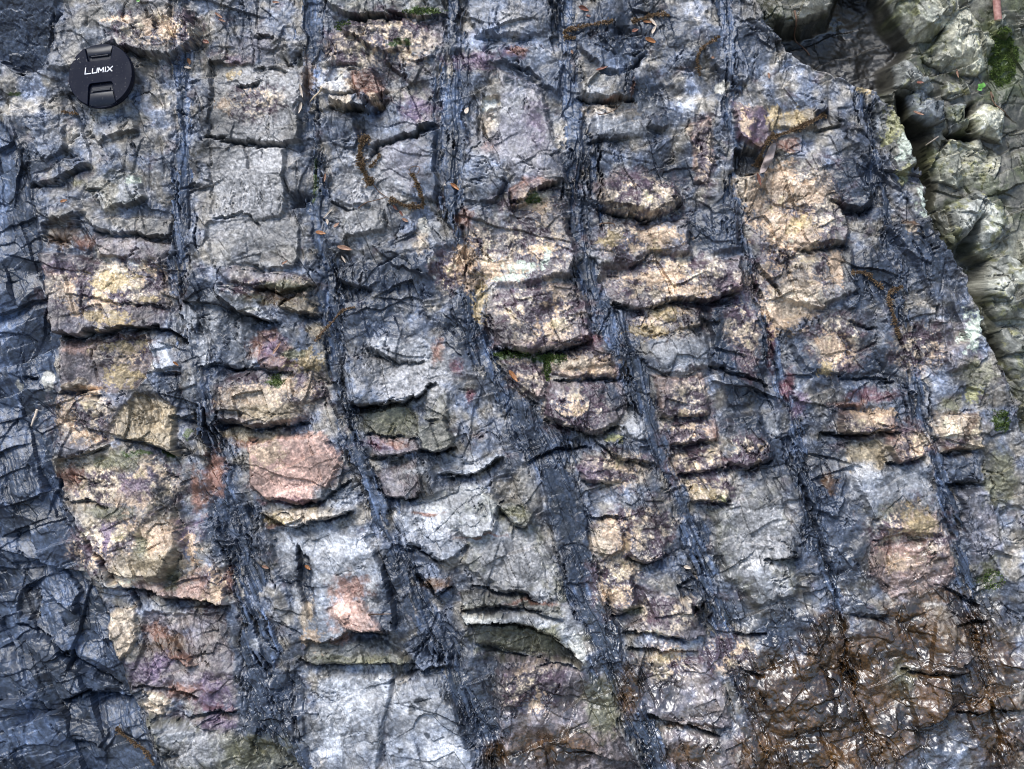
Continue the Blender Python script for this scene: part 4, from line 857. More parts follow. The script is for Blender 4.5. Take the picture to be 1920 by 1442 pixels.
def simple_mat(name, c1, c2, scale, rough, bump=0, dist=.0004, spec=.5, detail=4):
    m, nt, b = new_mat(name)
    N = nt.nodes.new; L = nt.links.new
    tc = N("ShaderNodeTexCoord"); n = N("ShaderNodeTexNoise"); n.inputs["Scale"].default_value = scale; n.inputs["Detail"].default_value = detail
    L(tc.outputs["Object"], n.inputs["Vector"])
    r = N("ShaderNodeValToRGB"); r.color_ramp.elements[0].position = .32; r.color_ramp.elements[1].position = .68
    r.color_ramp.elements[0].color = (*c1, 1); r.color_ramp.elements[1].color = (*c2, 1)
    L(n.outputs["Fac"], r.inputs[0]); L(r.outputs[0], b.inputs["Base Color"])
    b.inputs["Roughness"].default_value = rough; b.inputs["Specular IOR Level"].default_value = spec
    if bump:
        bp = N("ShaderNodeBump"); bp.inputs["Strength"].default_value = bump; bp.inputs["Distance"].default_value = dist
        L(n.outputs["Fac"], bp.inputs["Height"]); L(bp.outputs[0], b.inputs["Normal"])
    return m

ROCK = rock_material()
M = dict(
 cap=simple_mat("cap_plastic", (.002, .0038, .012), (.0045, .0065, .017), 2600, .45, .35, .0002, .08),
 clip=simple_mat("cap_clip_plastic", (.004, .006, .012), (.007, .009, .017), 1800, .34, .1, .0001, .25),
 print=simple_mat("white_print", (.62, .62, .64), (.72, .72, .74), 900, .5),
 catkin=simple_mat("dried_catkin", (.040, .024, .012), (.17, .105, .05), 700, .75),
 stem=simple_mat("dry_stem", (.06, .032, .02), (.15, .085, .05), 500, .7),
 seed=simple_mat("dry_scale", (.16, .08, .05), (.36, .21, .14), 420, .5),
 paleseed=simple_mat("pale_scale", (.42, .33, .25), (.64, .54, .44), 420, .55),
 orange=simple_mat("orange_scale", (.17, .065, .022), (.34, .15, .055), 420, .45),
 dark=simple_mat("dark_scale", (.10, .035, .025), (.24, .10, .06), 420, .4),
 bark=simple_mat("grey_wood", (.17, .13, .12), (.40, .33, .30), 160, .7, .5),
 stick=simple_mat("pink_bark", (.24, .10, .08), (.42, .23, .19), 300, .6, .5),
 pith=simple_mat("cut_wood", (.55, .42, .28), (.68, .55, .38), 300, .7),
 green=simple_mat("green_leaf", (.07, .22, .03), (.14, .36, .06), 300, .45),
 moss=simple_mat("moss_green", (.03, .055, .008), (.10, .15, .025), 300, .8),
 soil=simple_mat("soil", (.05, .04, .03), (.10, .08, .055), 3, .9, .5, .03),
)

def dust(mat, amount):
    """pale dust specks and faint scuffs on the plastic"""
    nt = mat.node_tree; N = nt.nodes.new; L = nt.links.new
    bs = nt.nodes["Principled BSDF"]; src = bs.inputs["Base Color"].links[0].from_socket
    tc = N("ShaderNodeTexCoord"); a = N("ShaderNodeTexNoise"); a.inputs["Scale"].default_value = 520; a.inputs["Detail"].default_value = 2
    c = N("ShaderNodeTexNoise"); c.inputs["Scale"].default_value = 60; c.inputs["Detail"].default_value = 4
    L(tc.outputs["Object"], a.inputs["Vector"]); L(tc.outputs["Object"], c.inputs["Vector"])
    r = N("ShaderNodeMapRange"); r.inputs["From Min"].default_value = .66; r.inputs["From Max"].default_value = .74; r.inputs["To Max"].default_value = amount
    r2 = N("ShaderNodeMapRange"); r2.inputs["From Min"].default_value = .45; r2.inputs["From Max"].default_value = .75; r2.inputs["To Max"].default_value = amount * .14
    L(a.outputs["Fac"], r.inputs["Value"]); L(c.outputs["Fac"], r2.inputs["Value"])
    ad = N("ShaderNodeMath"); ad.operation = 'ADD'; ad.use_clamp = True
    L(r.outputs["Result"], ad.inputs[0]); L(r2.outputs["Result"], ad.inputs[1])
    mx = N("ShaderNodeMix"); mx.data_type = 'RGBA'
    for i in mx.inputs:
        if i.type == 'RGBA' and i.name == 'B': i.default_value = (.22, .21, .20, 1)
    L(ad.outputs[0], mx.inputs[0])
    A = [i for i in mx.inputs if i.type == 'RGBA' and i.name == 'A'][0]
    O = [o for o in mx.outputs if o.type == 'RGBA'][0]
    L(src, A); L(O, bs.inputs["Base Color"])
dust(M['cap'], .30); dust(M['clip'], .15)

# ------------------------------------------------------------------ the rock
def loc(x, y, h=0.0):
    return Vector(((x - CX) * S, (CY - y) * S, h * S))

def obj(name, me, parent=None, mat=None):
    o = bpy.data.objects.new(name, me)
    COL.objects.link(o)
    if mat is not None: me.materials.append(mat)
    if parent is not None: o.parent = parent
    return o

def tag(o, label=None, cat=None, group=None, kind=None):
    if label: o["label"] = label
    if cat: o["category"] = cat
    if group: o["group"] = group
    if kind: o["kind"] = kind
    return o

def grid_normals(T, step):
    gy, gx = np.gradient(T['H'], step)
    n = np.stack([-gx, gy, np.ones_like(gx)], -1)
    return n / np.linalg.norm(n, axis=-1, keepdims=True)

def piece(T, mask, origin=None):
    """mesh of the grid faces in mask (face mask, one smaller than the grid each way)"""
    nx = T['xs'].size
    r, c = np.nonzero(mask)
    v00 = r * nx + c
    q = np.stack([v00, v00 + nx, v00 + nx + 1, v00 + 1], 1)
    uniq, inv = np.unique(q.ravel(), return_inverse=True)
    X = T['X'].ravel()[uniq]; Y = T['Y'].ravel()[uniq]; H = T['H'].ravel()[uniq]
    co = np.stack([(X - CX) * S, (CY - Y) * S, H * S], 1).astype(f4)
    if origin is not None: co -= np.array(origin, f4)
    me = bpy.data.meshes.new("rock")
    me.vertices.add(len(uniq)); me.vertices.foreach_set("co", co.ravel())
    nf = len(r)
    me.loops.add(nf * 4); me.loops.foreach_set("vertex_index", inv.astype(np.int32).ravel())
    me.polygons.add(nf); me.polygons.foreach_set("loop_start", np.arange(0, nf * 4, 4, dtype=np.int32))
    me.polygons.foreach_set("use_smooth", np.ones(nf, bool))
    me.update()
    a = me.attributes.new("albedo", 'FLOAT_COLOR', 'POINT')
    rgba = np.ones((len(uniq), 4), f4); rgba[:, :3] = T['col'].reshape(-1, 3)[uniq]
    a.data.foreach_set("color", rgba.ravel())
    for k in ('wet', 'sheen'):
        a = me.attributes.new(k, 'FLOAT', 'POINT'); a.data.foreach_set("value", T[k].ravel()[uniq].astype(f4))
    me.normals_split_custom_set_from_vertices(T['N'].reshape(-1, 3)[uniq])
    return me

STEP = 1.6
X0, Y0, X1, Y1 = -130, -110, 2050, 1552
T = terrain(X0, Y0, X1, Y1, STEP)
T['N'] = grid_normals(T, STEP)

def surf(x, y, r=0):
    """height of the stone at a place (highest within r)"""
    j = int(round((x - X0) / STEP)); i = int(round((y - Y0) / STEP)); k = int(r / STEP)
    return float(T['H'][max(i - k, 0):i + k + 1, max(j - k, 0):j + k + 1].max())

def make_rock():
    reg = T['reg'][:-1, :-1]; blk = T['blk'][:-1, :-1]
    nb = len(BLOCKS)
    root = bpy.data.objects.new("rock_outcrop", None); COL.objects.link(root)
    root.matrix_world = FRAME
    tag(root, "steep outcrop of upright sandstone beds parted by dark slate seams", "rock outcrop")
    boul = (blk >= nb) & (reg == 99)
    bank = (reg == 99) & ~boul
    o = obj("rocky_bank", piece(T, bank), None, ROCK); o.matrix_world = FRAME
    tag(o, "rubbly yellowish lichened bank of rock beyond the curved edge of the outcrop", "bank", kind="structure")
    for k in range(len(BOULDERS)):
        m = boul & (blk == nb + k)
        if m.sum() < 50: continue
        p = np.array(BOULDERS[k][4]).mean(0)
        og = loc(p[0], p[1], surf(p[0], p[1]) - 40)
        b = obj("boulder", piece(T, m, og), None, ROCK)
        b.matrix_world = FRAME @ Matrix.Translation(og)
        tag(b, BOULDER_LABELS[k], "boulder", "boulders on the bank beside the outcrop")
    # which bed carries each block
    owner = {}
    for k in range(nb):
        m = (blk == k) & (reg != 99)
        if m.sum() < 60: continue
        owner[k] = int(np.bincount(reg[m]).argmax())
    taken = np.zeros(reg.shape, bool)
    for k in owner: taken |= (blk == k) & (reg != 99)
    bl = {60: "dark blue slate along the left side of the outcrop", 6: "last sandstone bed along the curved edge"}
    for r in sorted(set(np.unique(reg).tolist()) - {99}):
        m = (reg == r) & ~taken
        name = "slate_seam" if 50 <= r < 60 else ("slate_bed" if r == 60 else "sandstone_bed")
        bed = obj(name, piece(T, m), root, ROCK)
        if r in bl: bed["label"] = bl[r]
        for k, ow in owner.items():
            if ow == r:
                obj("block", piece(T, (blk == k) & (reg != 99)), bed, ROCK)
    return root
rock = make_rock()

# the hillside goes on around the part the photograph shows, and meets the ground
cs = 15.0
TC = terrain(-2400, -1800, 4300, 3620, cs, fine=False)
TC['N'] = grid_normals(TC, cs)
xx = TC['X'][:-1, :-1]; yy = TC['Y'][:-1, :-1]
keep = ~((xx > X0 + 2) & (xx + cs < X1 - 2) & (yy > Y0 + 2) & (yy + cs < Y1 - 2))
hill = obj("hillside", piece(TC, keep), None, ROCK); hill.matrix_world = FRAME
tag(hill, "rest of the rocky hillside around the outcrop", "hillside", kind="structure")
bm = bmesh.new()
bmesh.ops.create_grid(bm, x_segments=8, y_segments=8, size=150)
me = bpy.data.meshes.new("ground"); bm.to_mesh(me); bm.free()
tag(obj("ground", me, None, M['soil']), "bare brown soil at the foot of the rock", "ground", kind="structure")
# ------------------------------------------------------------------ small things lying on the rock (local units, z away from the rock)
def mesh_of(verts, faces, smooth=True):
    me = bpy.data.meshes.new("mesh")
    me.from_pydata([tuple(v) for v in verts], [], faces)
    if smooth: me.polygons.foreach_set("use_smooth", [True] * len(me.polygons))
    me.update()
    return me

def tube(path, radii, seg=8, jit=0.0, cap=True):
    """verts, faces of a tube along 3-D points"""
    V, F = [], []
    n = len(path)
    for i, p in enumerate(path):
        a = path[max(i - 1, 0)]; b = path[min(i + 1, n - 1)]
        t = (b - a).normalized() if (b - a).length > 1e-9 else Vector((1, 0, 0))
        u = t.cross(Vector((0, 0, 1)))
        if u.length < 1e-3: u = t.cross(Vector((0, 1, 0)))
        u.normalize(); w = t.cross(u)
        for k in range(seg):
            an = 2 * math.pi * k / seg
            r = radii[i] * (1 + random.uniform(-jit, jit))
            V.append(p + (u * math.cos(an) + w * math.sin(an)) * r)
    for i in range(n - 1):
        for k in range(seg):
            F.append((i * seg + k, i * seg + (k + 1) % seg, (i + 1) * seg + (k + 1) % seg, (i + 1) * seg + k))
    if cap:
        F.append(tuple(range(seg))[::-1]); F.append(tuple((n - 1) * seg + k for k in range(seg)))
    return V, F

def smooth_path(pts, per=6):
    out = []
    n = len(pts)
    for i in range(n - 1):
        p0 = pts[max(i - 1, 0)]; p1 = pts[i]; p2 = pts[i + 1]; p3 = pts[min(i + 2, n - 1)]
        for k in range(per):
            t = k / per
            out.append(tuple(.5 * (2 * p1[j] + (-p0[j] + p2[j]) * t + (2 * p0[j] - 5 * p1[j] + 4 * p2[j] - p3[j]) * t * t + (-p0[j] + 3 * p1[j] - 3 * p2[j] + p3[j]) * t ** 3) for j in (0, 1)))
    out.append(tuple(pts[-1]))
    return out

def draped(pts, lift, per=6):
    """a path lying on the stone, its heights eased so that it bridges the small gaps"""
    q = smooth_path(pts, per)
    h = [surf(x, y, 3) for x, y in q]
    for _ in range(3):
        h = [max(h[i], (h[max(i - 1, 0)] + h[i] + h[min(i + 1, len(h) - 1)]) / 3) for i in range(len(h))]
    return [(x, y, hh + lift) for (x, y), hh in zip(q, h)]

def root_at(name, p, mesh=None):
    o = bpy.data.objects.new(name, mesh); COL.objects.link(o)
    o.matrix_world = FRAME @ Matrix.Translation(loc(*p))
    return o

GC = "dried catkins caught on the rock"
def catkin(pts, width, label, dens=1.0, tail=None):
    path = draped(pts, 3)
    base = path[0]
    org = loc(*base)
    t = root_at("dried_catkin", base)
    tag(t, label, "catkin", GC)
    P = [loc(*p) - org for p in path]
    V, F = tube(P, [1.4 * S] * len(P), 6, .2)
    obj("stem", mesh_of(V, F), t, M['stem'])
    if tail:
        tp = [loc(*p) - org for p in draped(tail, 2.5)]
        V, F = tube(tp, [1.1 * S * (1 - .5 * i / len(tp)) for i in range(len(tp))], 6, .2)
        obj("stalk", mesh_of(V, F), t, M['stem'])
    V, F = [], []
    L = sum((P[i + 1] - P[i]).length for i in range(len(P) - 1)) / S
    n = int(L * width * .8 * dens)
    for _ in range(n):
        i = random.randrange(len(P) - 1); f = random.random()
        if math.sin(i * 2.3 + pts[0][0]) + math.sin(i * .9 + pts[0][1]) < random.uniform(-2.0, -.7): continue
        c = P[i].lerp(P[i + 1], f)
        along = i / len(P)
        wl = width * (.75 + .5 * math.sin(along * 19 + pts[0][0])) * S
        a = random.uniform(0, 2 * math.pi); rr = wl * (math.sqrt(random.random()) * .5 if random.random() < .85 else random.uniform(.5, 1.0))
        ax = (P[i + 1] - P[i]).normalized()
        u = ax.cross(Vector((0, 0, 1))).normalized()
        d = (u * math.cos(a) + Vector((0, 0, 1)) * abs(math.sin(a)) * .9 + ax * random.uniform(-.5, .5)).normalized()
        q = c + d * rr
        s = random.uniform(1.5, 3.2) * S
        e1 = d; e2 = d.cross(Vector((random.uniform(-1, 1), random.uniform(-1, 1), random.uniform(-1, 1)))).normalized(); e3 = e1.cross(e2)
        b = len(V)
        V += [q - e1 * s * .8, q + e2 * s * .6, q + e3 * s * .35, q - e2 * s * .6, q - e3 * s * .35, q + e1 * s * 1.1]
        F += [(b, b + 2, b + 1), (b, b + 3, b + 2), (b, b + 4, b + 3), (b, b + 1, b + 4), (b + 5, b + 1, b + 2), (b + 5, b + 2, b + 3), (b + 5, b + 3, b + 4), (b + 5, b + 4, b + 1)]
    obj("bract_clusters", mesh_of(V, F, False), t, M['catkin'])
    return t

def scale_leaf(name, cat, x, y, length, width, ang, mat, label, group, curl=.35, lift=2.0):
    """a dry bud scale or leaf: cupped, pointed, with thickness, leaning on the stone"""
    nu, nv = 14, 7
    z = surf(x, y, 4) + lift
    V, F = [], []
    for side in (0, 1):
        for i in range(nu + 1):
            u = i / nu
            w = width * .5 * math.sin(math.pi * min(1, u ** .8)) ** .75 * (1 - .2 * u) if 0 < u < 1 else .05
            for j in range(nv + 1):
                v = j / nv * 2 - 1
                px = (u - .5) * length; py = v * w + curl * .25 * width * math.sin(u * 3)
                pz = (v * v) * w * curl * 1.3 + curl * length * .25 * (2 * u - 1) ** 2 + .35 * math.sin(u * 17 + v * 5) - side * .9
                V.append(Vector((px, py, pz)) * S)
    n1 = (nu + 1) * (nv + 1)
    for i in range(nu):
        for j in range(nv):
            a = i * (nv + 1) + j
            F.append((a, a + nv + 1, a + nv + 2, a + 1)); F.append((n1 + a, n1 + a + 1, n1 + a + nv + 2, n1 + a + nv + 1))
    for i in range(nu):
        for j in (0, nv):
            a = i * (nv + 1) + j
            F.append((a, a + nv + 1, n1 + a + nv + 1, n1 + a))
    o = root_at(name, (x, y, z), mesh_of(V, F))
    tilt = Matrix.Rotation(random.uniform(-.35, .35), 4, 'X') @ Matrix.Rotation(random.uniform(-.2, .2), 4, 'Y')
    o.matrix_world = o.matrix_world @ Matrix.Rotation(math.radians(-ang), 4, 'Z') @ tilt
    o.data.materials.append(mat)
    tag(o, label, cat, group)
    return o

def twig(name, cat, pts, r0, r1, mat, label, group=None, lift=2, per=5):
    path = draped(pts, lift + r0, per)
    org = loc(*path[0])
    P = [loc(*p) - org for p in path]
    n = len(P)
    V, F = tube(P, [(r0 + (r1 - r0) * i / (n - 1)) * S for i in range(n)], 8, .12)
    o = root_at(name, path[0], mesh_of(V, F)); o.data.materials.append(mat)
    tag(o, label, cat, group)
    return o

# --- lens cap
def prism(outline, z0, z1, bev=0.0):
    """solid from an outline (counter-clockwise, units), with a small chamfer on top"""
    bm = bmesh.new()
    vs = [bm.verts.new((x * S, y * S, z0 * S)) for x, y in outline]
    f = bm.faces.new(vs)
    r = bmesh.ops.extrude_face_region(bm, geom=[f])
    top = [v for v in r['geom'] if isinstance(v, bmesh.types.BMVert)]
    for v in top: v.co.z = z1 * S
    bmesh.ops.recalc_face_normals(bm, faces=bm.faces)
    if bev:
        ed = [e for e in bm.edges if all(abs(v.co.z - z1 * S) < 1e-7 for v in e.verts)]
        bmesh.ops.bevel(bm, geom=ed, offset=bev * S, segments=3, profile=.5, affect='EDGES')
    me = bpy.data.meshes.new("solid"); bm.to_mesh(me); bm.free()
    return me

def lens_cap():
    R = 62.0
    root = bpy.data.objects.new("lens_cap", None); COL.objects.link(root)
    tag(root, "round black plastic camera lens cap with white lettering, leaning on the rock", "lens cap")
    z = max(surf(193 + 50 * math.cos(a), 145 + 50 * math.sin(a), 4) for a in np.linspace(0, 6.28, 12))
    z = .5 * z + .5 * surf(193, 145, 10) + 2
    root.matrix_world = FRAME @ Matrix.Translation(loc(193, 145, z)) @ Matrix.Rotation(math.radians(5), 4, 'Z') @ Matrix.Rotation(math.radians(-7), 4, 'X') @ Matrix.Rotation(math.radians(-5), 4, 'Y')
    circ = lambda r, a0, a1, n: [(r * math.cos(math.radians(a0 + (a1 - a0) * i / n)), r * math.sin(math.radians(a0 + (a1 - a0) * i / n))) for i in range(n + 1)]
    # rear ring (the thread barrel) and the mid body
    obj("rear_ring", prism(circ(R - 3, 0, 360, 96)[:-1], -2, 7), root, M['cap'])
    obj("rim", prism(circ(R, 0, 360, 128)[:-1], 7.003, 14, 1.2), root, M['cap'])
    # face plate with the two finger notches cut out of it
    ti, to = 20.0, 27.0      # half widths of the notch, inner and outer
    yi, yo = 27.0, 58.0
    a = math.degrees(math.atan2(math.sqrt((R - .8) ** 2 - to * to), to))
    top = circ(R - .8, -a, a, 60)
    top += [(to, math.sqrt((R - .8) ** 2 - to * to)), (ti + 2, yi + 2), (ti - 1, yi), (-ti + 1, yi), (-ti - 2, yi + 2)]
    top += circ(R - .8, 180 - a, 180 + a, 60)
    top += [(-ti - 4, -yi + 8 - 3), (-ti - 1, -yi + 11), (-ti + 3, -yi + 12), (ti - 3, -yi + 12), (ti + 1, -yi + 11), (ti + 4, -yi + 5)]
    # drop duplicated corners
    clean = []
    for p in top:
        if not clean or (abs(p[0] - clean[-1][0]) + abs(p[1] - clean[-1][1])) > .05: clean.append(p)
    obj("face_plate", prism(clean, 14.003, 20, 1.1), root, M['cap'])
    # the spring clips: a sloped wing with a raised grip bar
    for sgn in (1, -1):
        yb = 30 if sgn > 0 else 21
        V = []; nu, nv = 16, 12
        for i in range(nu + 1):
            u = i / nu
            for j in range(nv + 1):
                v = j / nv * 2 - 1
                yy_ = yb + u * (R - 3 - yb)
                lim = min(ti - 1 + (to - ti) * u, math.sqrt(max((R - 2) ** 2 - yy_ * yy_, 0)))
                zz = 14.3 + 4.5 * math.sin(u * math.pi) ** .8 * (1 - .25 * v * v) if u > .25 else 14.1 + .4 * u
                V.append((v * lim * S, sgn * yy_ * S, zz * S))
        F = [(i * (nv + 1) + j, i * (nv + 1) + j + 1, (i + 1) * (nv + 1) + j + 1, (i + 1) * (nv + 1) + j) for i in range(nu) for j in range(nv)]
        if sgn < 0: F = [f[::-1] for f in F]
        cl = obj("clip", mesh_of(V, F), root, M['clip'])
        y1, y2 = (yb + 6, yb + 11) if sgn > 0 else (yb + 4, yb + 10)
        o = [(-17, sgn * y1), (17, sgn * y1), (18, sgn * y2), (-18, sgn * y2)]
        if sgn < 0: o = o[::-1]
        obj("grip", prism(o, 13, 17.6, 1.4), cl, M['clip'])
    # lettering: L U M I X drawn with strokes, leaning forward
    bm = bmesh.new()
    def stroke(x0, y0, x1, y1, w=1.7):
        d = Vector((x1 - x0, y1 - y0)); n = Vector((-d.y, d.x)).normalized() * w * .5
        c = [(x0 + n.x, y0 + n.y), (x1 + n.x, y1 + n.y), (x1 - n.x, y1 - n.y), (x0 - n.x, y0 - n.y)]
        lo = [bm.verts.new(((x + .16 * y) * S, (y + 4) * S, 20.0 * S)) for x, y in c]
        hi = [bm.verts.new(((x + .16 * y) * S, (y + 4) * S, 20.25 * S)) for x, y in c]
        bm.faces.new(hi[::-1])
        for k in range(4): bm.faces.new((lo[k], lo[(k + 1) % 4], hi[(k + 1) % 4], hi[k]))
    stroke(-29, 0, -29, 13); stroke(-29.8, .7, -17, .7)
    stroke(-15, 1.5, -15, 10); stroke(-15.4, .8, -6, .8); stroke(-6, 1.5, -6, 10)
    stroke(-3, 0, -3, 10); stroke(-3, 10, 1.5, 3); stroke(1.5, 3, 6, 10); stroke(6, 10, 6, 0)
    stroke(10, 0, 10, 10)
    stroke(13, 0, 24, 10); stroke(13.5, 10, 23.5, 0)
    bmesh.ops.recalc_face_normals(bm, faces=bm.faces)
    me = bpy.data.meshes.new("lettering"); bm.to_mesh(me); bm.free()
    obj("lettering", me, root, M['print'])
lens_cap()

# --- catkins
catkin([(690,252),(676,270),(675,300),(686,330),(697,342)], 13, "thickest dried brown catkin, standing in the gap beside the diagonal crack", 1.2)
catkin([(690,312),(700,304),(712,288)], 6, "short side sprig of dried catkin above the diagonal crack")
catkin([(730,372),(752,382),(770,386),(792,384),(788,362),(780,340),(772,326)], 8, "hooked dried catkin curling round a grey knob, with a long bare stalk", 1.0, [(697,342),(708,356),(724,368),(735,374)])
catkin([(1150,36),(1120,42),(1086,48),(1060,54),(1064,66),(1080,68)], 7, "bent dried catkin lying on a ledge under the top edge, with a hooked end")
catkin([(1188,36),(1210,30),(1232,24),(1256,28)], 7, "short straight dried catkin at the top edge beside twisted dry scales")
catkin([(1350,68),(1332,80),(1314,94),(1308,112),(1314,140)], 5, "thin kinked dried catkin across the dark slate right of the twisted scales")
catkin([(1548,212),(1530,224),(1500,238),(1470,248),(1446,258),(1432,280),(1424,306)], 8, "long dried catkin running down into the dark hole beside the bark chip")
catkin([(1596,512),(1622,510),(1644,526),(1662,540)], 6, "dried catkin arching over a slate slab high on the sixth bed")
catkin([(1696,536),(1676,546),(1672,560),(1676,582),(1684,608),(1692,634)], 7, "dried catkin hanging down a slate groove below the arching one", 1.0)
catkin([(208,1374),(236,1396),(262,1412),(282,1440)], 8, "dried catkin on the dark slab in the bottom corner below the white flakes", .8)
catkin([(664,575),(640,582),(620,604),(604,622),(590,640)], 4, "wispy dark dried catkin over the slate seam in the middle of the rock", .9)
catkin([(110,206),(124,208),(140,210)], 4, "tiny dark dried catkin beneath the lens cap", .9)

# --- loose scales, seeds, leaves
GS = "dry bud scales scattered on the rock"
for a in [
 (600,436,20,8,8,'orange',"orange brown bud scale low in the slate seam beside a paler one"),
 (630,421,14,6,-40,'seed',"small brown bud scale just above the orange one"),
 (645,464,30,9,14,'seed',"largest pinkish bud scale, under the little group in the slate seam"),
 (612,415,12,6,80,'paleseed',"small pale pinkish bud scale above the orange one in the slate seam"),
 (641,484,16,4,60,'paleseed',"thin pale bud scale under the largest pinkish one"),
 (565,172,26,5,75,'paleseed',"narrow pale bud scale above a twin on the edge of the second bed"),
 (563,203,22,6,105,'paleseed',"narrow pale bud scale hanging below its twin on the second bed"),
 (607,331,17,5,98,'seed',"upright pinkish bud scale in the slate seam left of the catkin clump"),
 (615,398,28,3,-45,'paleseed',"thin straw-like scale slanting over the slate seam"),
 (853,349,22,7,38,'orange',"orange bud scale alone in the slate seam between third and fourth beds"),
 (740,388,14,6,50,'dark',"dark red bud scale under the hooked catkin"),
 (751,399,12,5,60,'dark',"small dark scale between two others under the hooked catkin"),
 (759,412,14,6,30,'seed',"lowest pink bud scale under the hooked catkin"),
 (536,493,14,4,-30,'seed',"faint pink scale at the foot of the second bed"),
 (1095,13,22,9,25,'dark',"dark red bud scale at the top edge above the bent catkin"),
 (1104,27,10,4,15,'dark',"tiny dark red scale just above the bent catkin"),
 (1193,52,14,7,-20,'dark',"dark bud scale under the short straight catkin"),
 (1216,37,18,5,5,'orange',"small orange scale touching the short straight catkin"),
 (1226,38,22,6,50,'paleseed',"pale twisted scale above a second pale one near the top edge"),
 (1228,53,18,6,-60,'paleseed',"second pale twisted scale near the top edge"),
 (1221,73,24,9,22,'orange',"curled orange leaf below the pale twisted scales"),
 (1128,130,24,5,-18,'dark',"thin dark curled leaf above the tan overhanging block"),
 (1073,95,8,5,60,'seed',"tiny pink scale on the slate below the bent catkin's hook"),
 (1336,109,7,5,10,'seed',"tiny pink scale right of the thin kinked catkin"),
 (348,110,13,7,70,'orange',"orange bud scale in the gap right of the lens cap"),
 (347,122,14,5,10,'paleseed',"pale scale just below the orange one right of the lens cap"),
 (382,74,14,8,20,'dark',"dark red scale on the block above the orange one near the lens cap"),
 (408,27,18,5,35,'seed',"pale pink scale near the top edge between lens cap and seam"),
 (414,36,14,4,20,'seed',"second pale pink scale close under the first near the top edge"),
 (119,377,14,6,-20,'orange',"lone orange scale on the slate below the lens cap"),
 (962,706,28,9,55,'orange',"bright orange and black leaf beside the purple block under the moss"),
 (332,682,13,5,40,'orange',"small orange scale on the pale slabs of the first seam"),
 (572,1069,14,7,40,'orange',"orange scale in the dark wedge on the white stone"),
 (497,1064,14,6,20,'seed',"pinkish scale on slate left of the white stone"),
 (1291,1066,14,7,15,'paleseed',"pale cream seed on the slate wedge of the fourth bed"),
 (1729,82+70,14,6,0,'dark',"small red scale at the foot of the dark hollow"),
 (1726,210,22,5,20,'seed',"thin pinkish scale between the mossy boulders"),
 (1443,140,12,5,80,'seed',"pinkish scale on the grey rock left of the dark hollow"),
 (1424,336,26,7,70,'dark',"dark orange scale under the grey wood chip"),
 (1813,125,18,4,75,'seed',"upright pink scale below the largest pale boulder"),
 (515,1,14,5,0,'seed',"pale scale on the upper rim of the second bed"),
 (520,652,30,5,-55,'seed',"thin curled brown scale on the rust stained block"),
]:
    x, y, l, w, an, mt, lb = a
    scale_leaf("bud_scale", "bud scale", x, y, l, w, an, M[mt], lb, GS, random.uniform(.2, .5))

scale_leaf("seed", "seed", 875, 204, 13, 9, -70, M['paleseed'], "oval cream seed with a dark rim in the slate beside the white vein", None, .2)

# --- twigs, chip, stick, green leaf
twig("twig", "twig", [(606,168),(596,174),(578,188)], 2.2, 1.2, M['pith'], "short tan twig end sticking out of the seam below the white stone", "twigs and straws on the rock")
twig("twig", "twig", [(694,1146),(712,1148),(736,1147)], 1.4, .8, M['stem'], "thin twig lying across the grey slab above the sharp shadow", "twigs and straws on the rock")
twig("straw", "straw", [(58,768),(54,782),(48,800)], 3.0, 1.6, M['paleseed'], "pale straw on the left slate under the white pebble", "twigs and straws on the rock")
twig("straw", "straw", [(1773,248),(1762,256),(1754,262)], 1.5, 1.0, M['paleseed'], "pale straw on the bank above the broad yellow boulder", "twigs and straws on the rock")
twig("rootlet", "rootlet", [(672,390),(690,380),(724,368)], 1.1, .7, M['stem'], "thin dark stalk reaching left from the hooked catkin", "rootlets lying on the rock")
twig("rootlet", "rootlet", [(772,326),(768,318),(776,312),(786,314),(784,324),(774,330)], .7, .5, M['stem'], "hair-thin rootlet curled into a ring above the hooked catkin", "rootlets lying on the rock")
twig("rootlet", "rootlet", [(1120,214),(1126,216),(1150,208),(1166,192)], 1.0, .6, M['stem'], "dark curved rootlet under the tan overhanging block", "rootlets lying on the rock")
twig("rootlet", "rootlet", [(1505,0),(1512,30),(1530,50),(1548,72)], 2.2, 1.2, M['stem'], "dark rootlet hanging at the top of the dark hollow", "rootlets lying on the rock")
twig("rootlet", "rootlet", [(1882,172),(1878,160),(1884,196),(1912,210)], 1.3, .8, M['stem'], "brown rootlet over the tan upright stone on the bank", "rootlets lying on the rock")
twig("rootlet", "rootlet", [(1125,422),(1130,418),(1150,418),(1152,424)], 1.4, .8, M['stem'], "short dark rootlet on the lichen crust below the round pod of rock", "rootlets lying on the rock")

def wood_chip():
    pts = [(1452,266),(1448,282),(1440,302),(1430,324)]
    path = draped(pts, 6, 5); org = loc(*path[0])
    P = [loc(*p) - org for p in path]; n = len(P)
    V, F = [], []
    for i, p in enumerate(P):
        w = (4 + 6 * math.sin(math.pi * (i + .6) / (n + .8))) * S
        for k in range(10):
            a = 2 * math.pi * k / 10
            V.append(p + Vector((math.cos(a) * w, math.cos(a) * w * .3, math.sin(a) * w * .4 + .8 * S * math.sin(k * 2.5))))
    for i in range(n - 1):
        for k in range(10):
            F.append((i * 10 + k, i * 10 + (k + 1) % 10, (i + 1) * 10 + (k + 1) % 10, (i + 1) * 10 + k))
    F += [tuple(range(10))[::-1], tuple((n - 1) * 10 + k for k in range(10))]
    o = root_at("wood_chip", path[0], mesh_of(V, F)); o.data.materials.append(M['bark'])
    tag(o, "weathered grey wood chip standing in the dark hole beside the long catkin", "wood chip")
wood_chip()

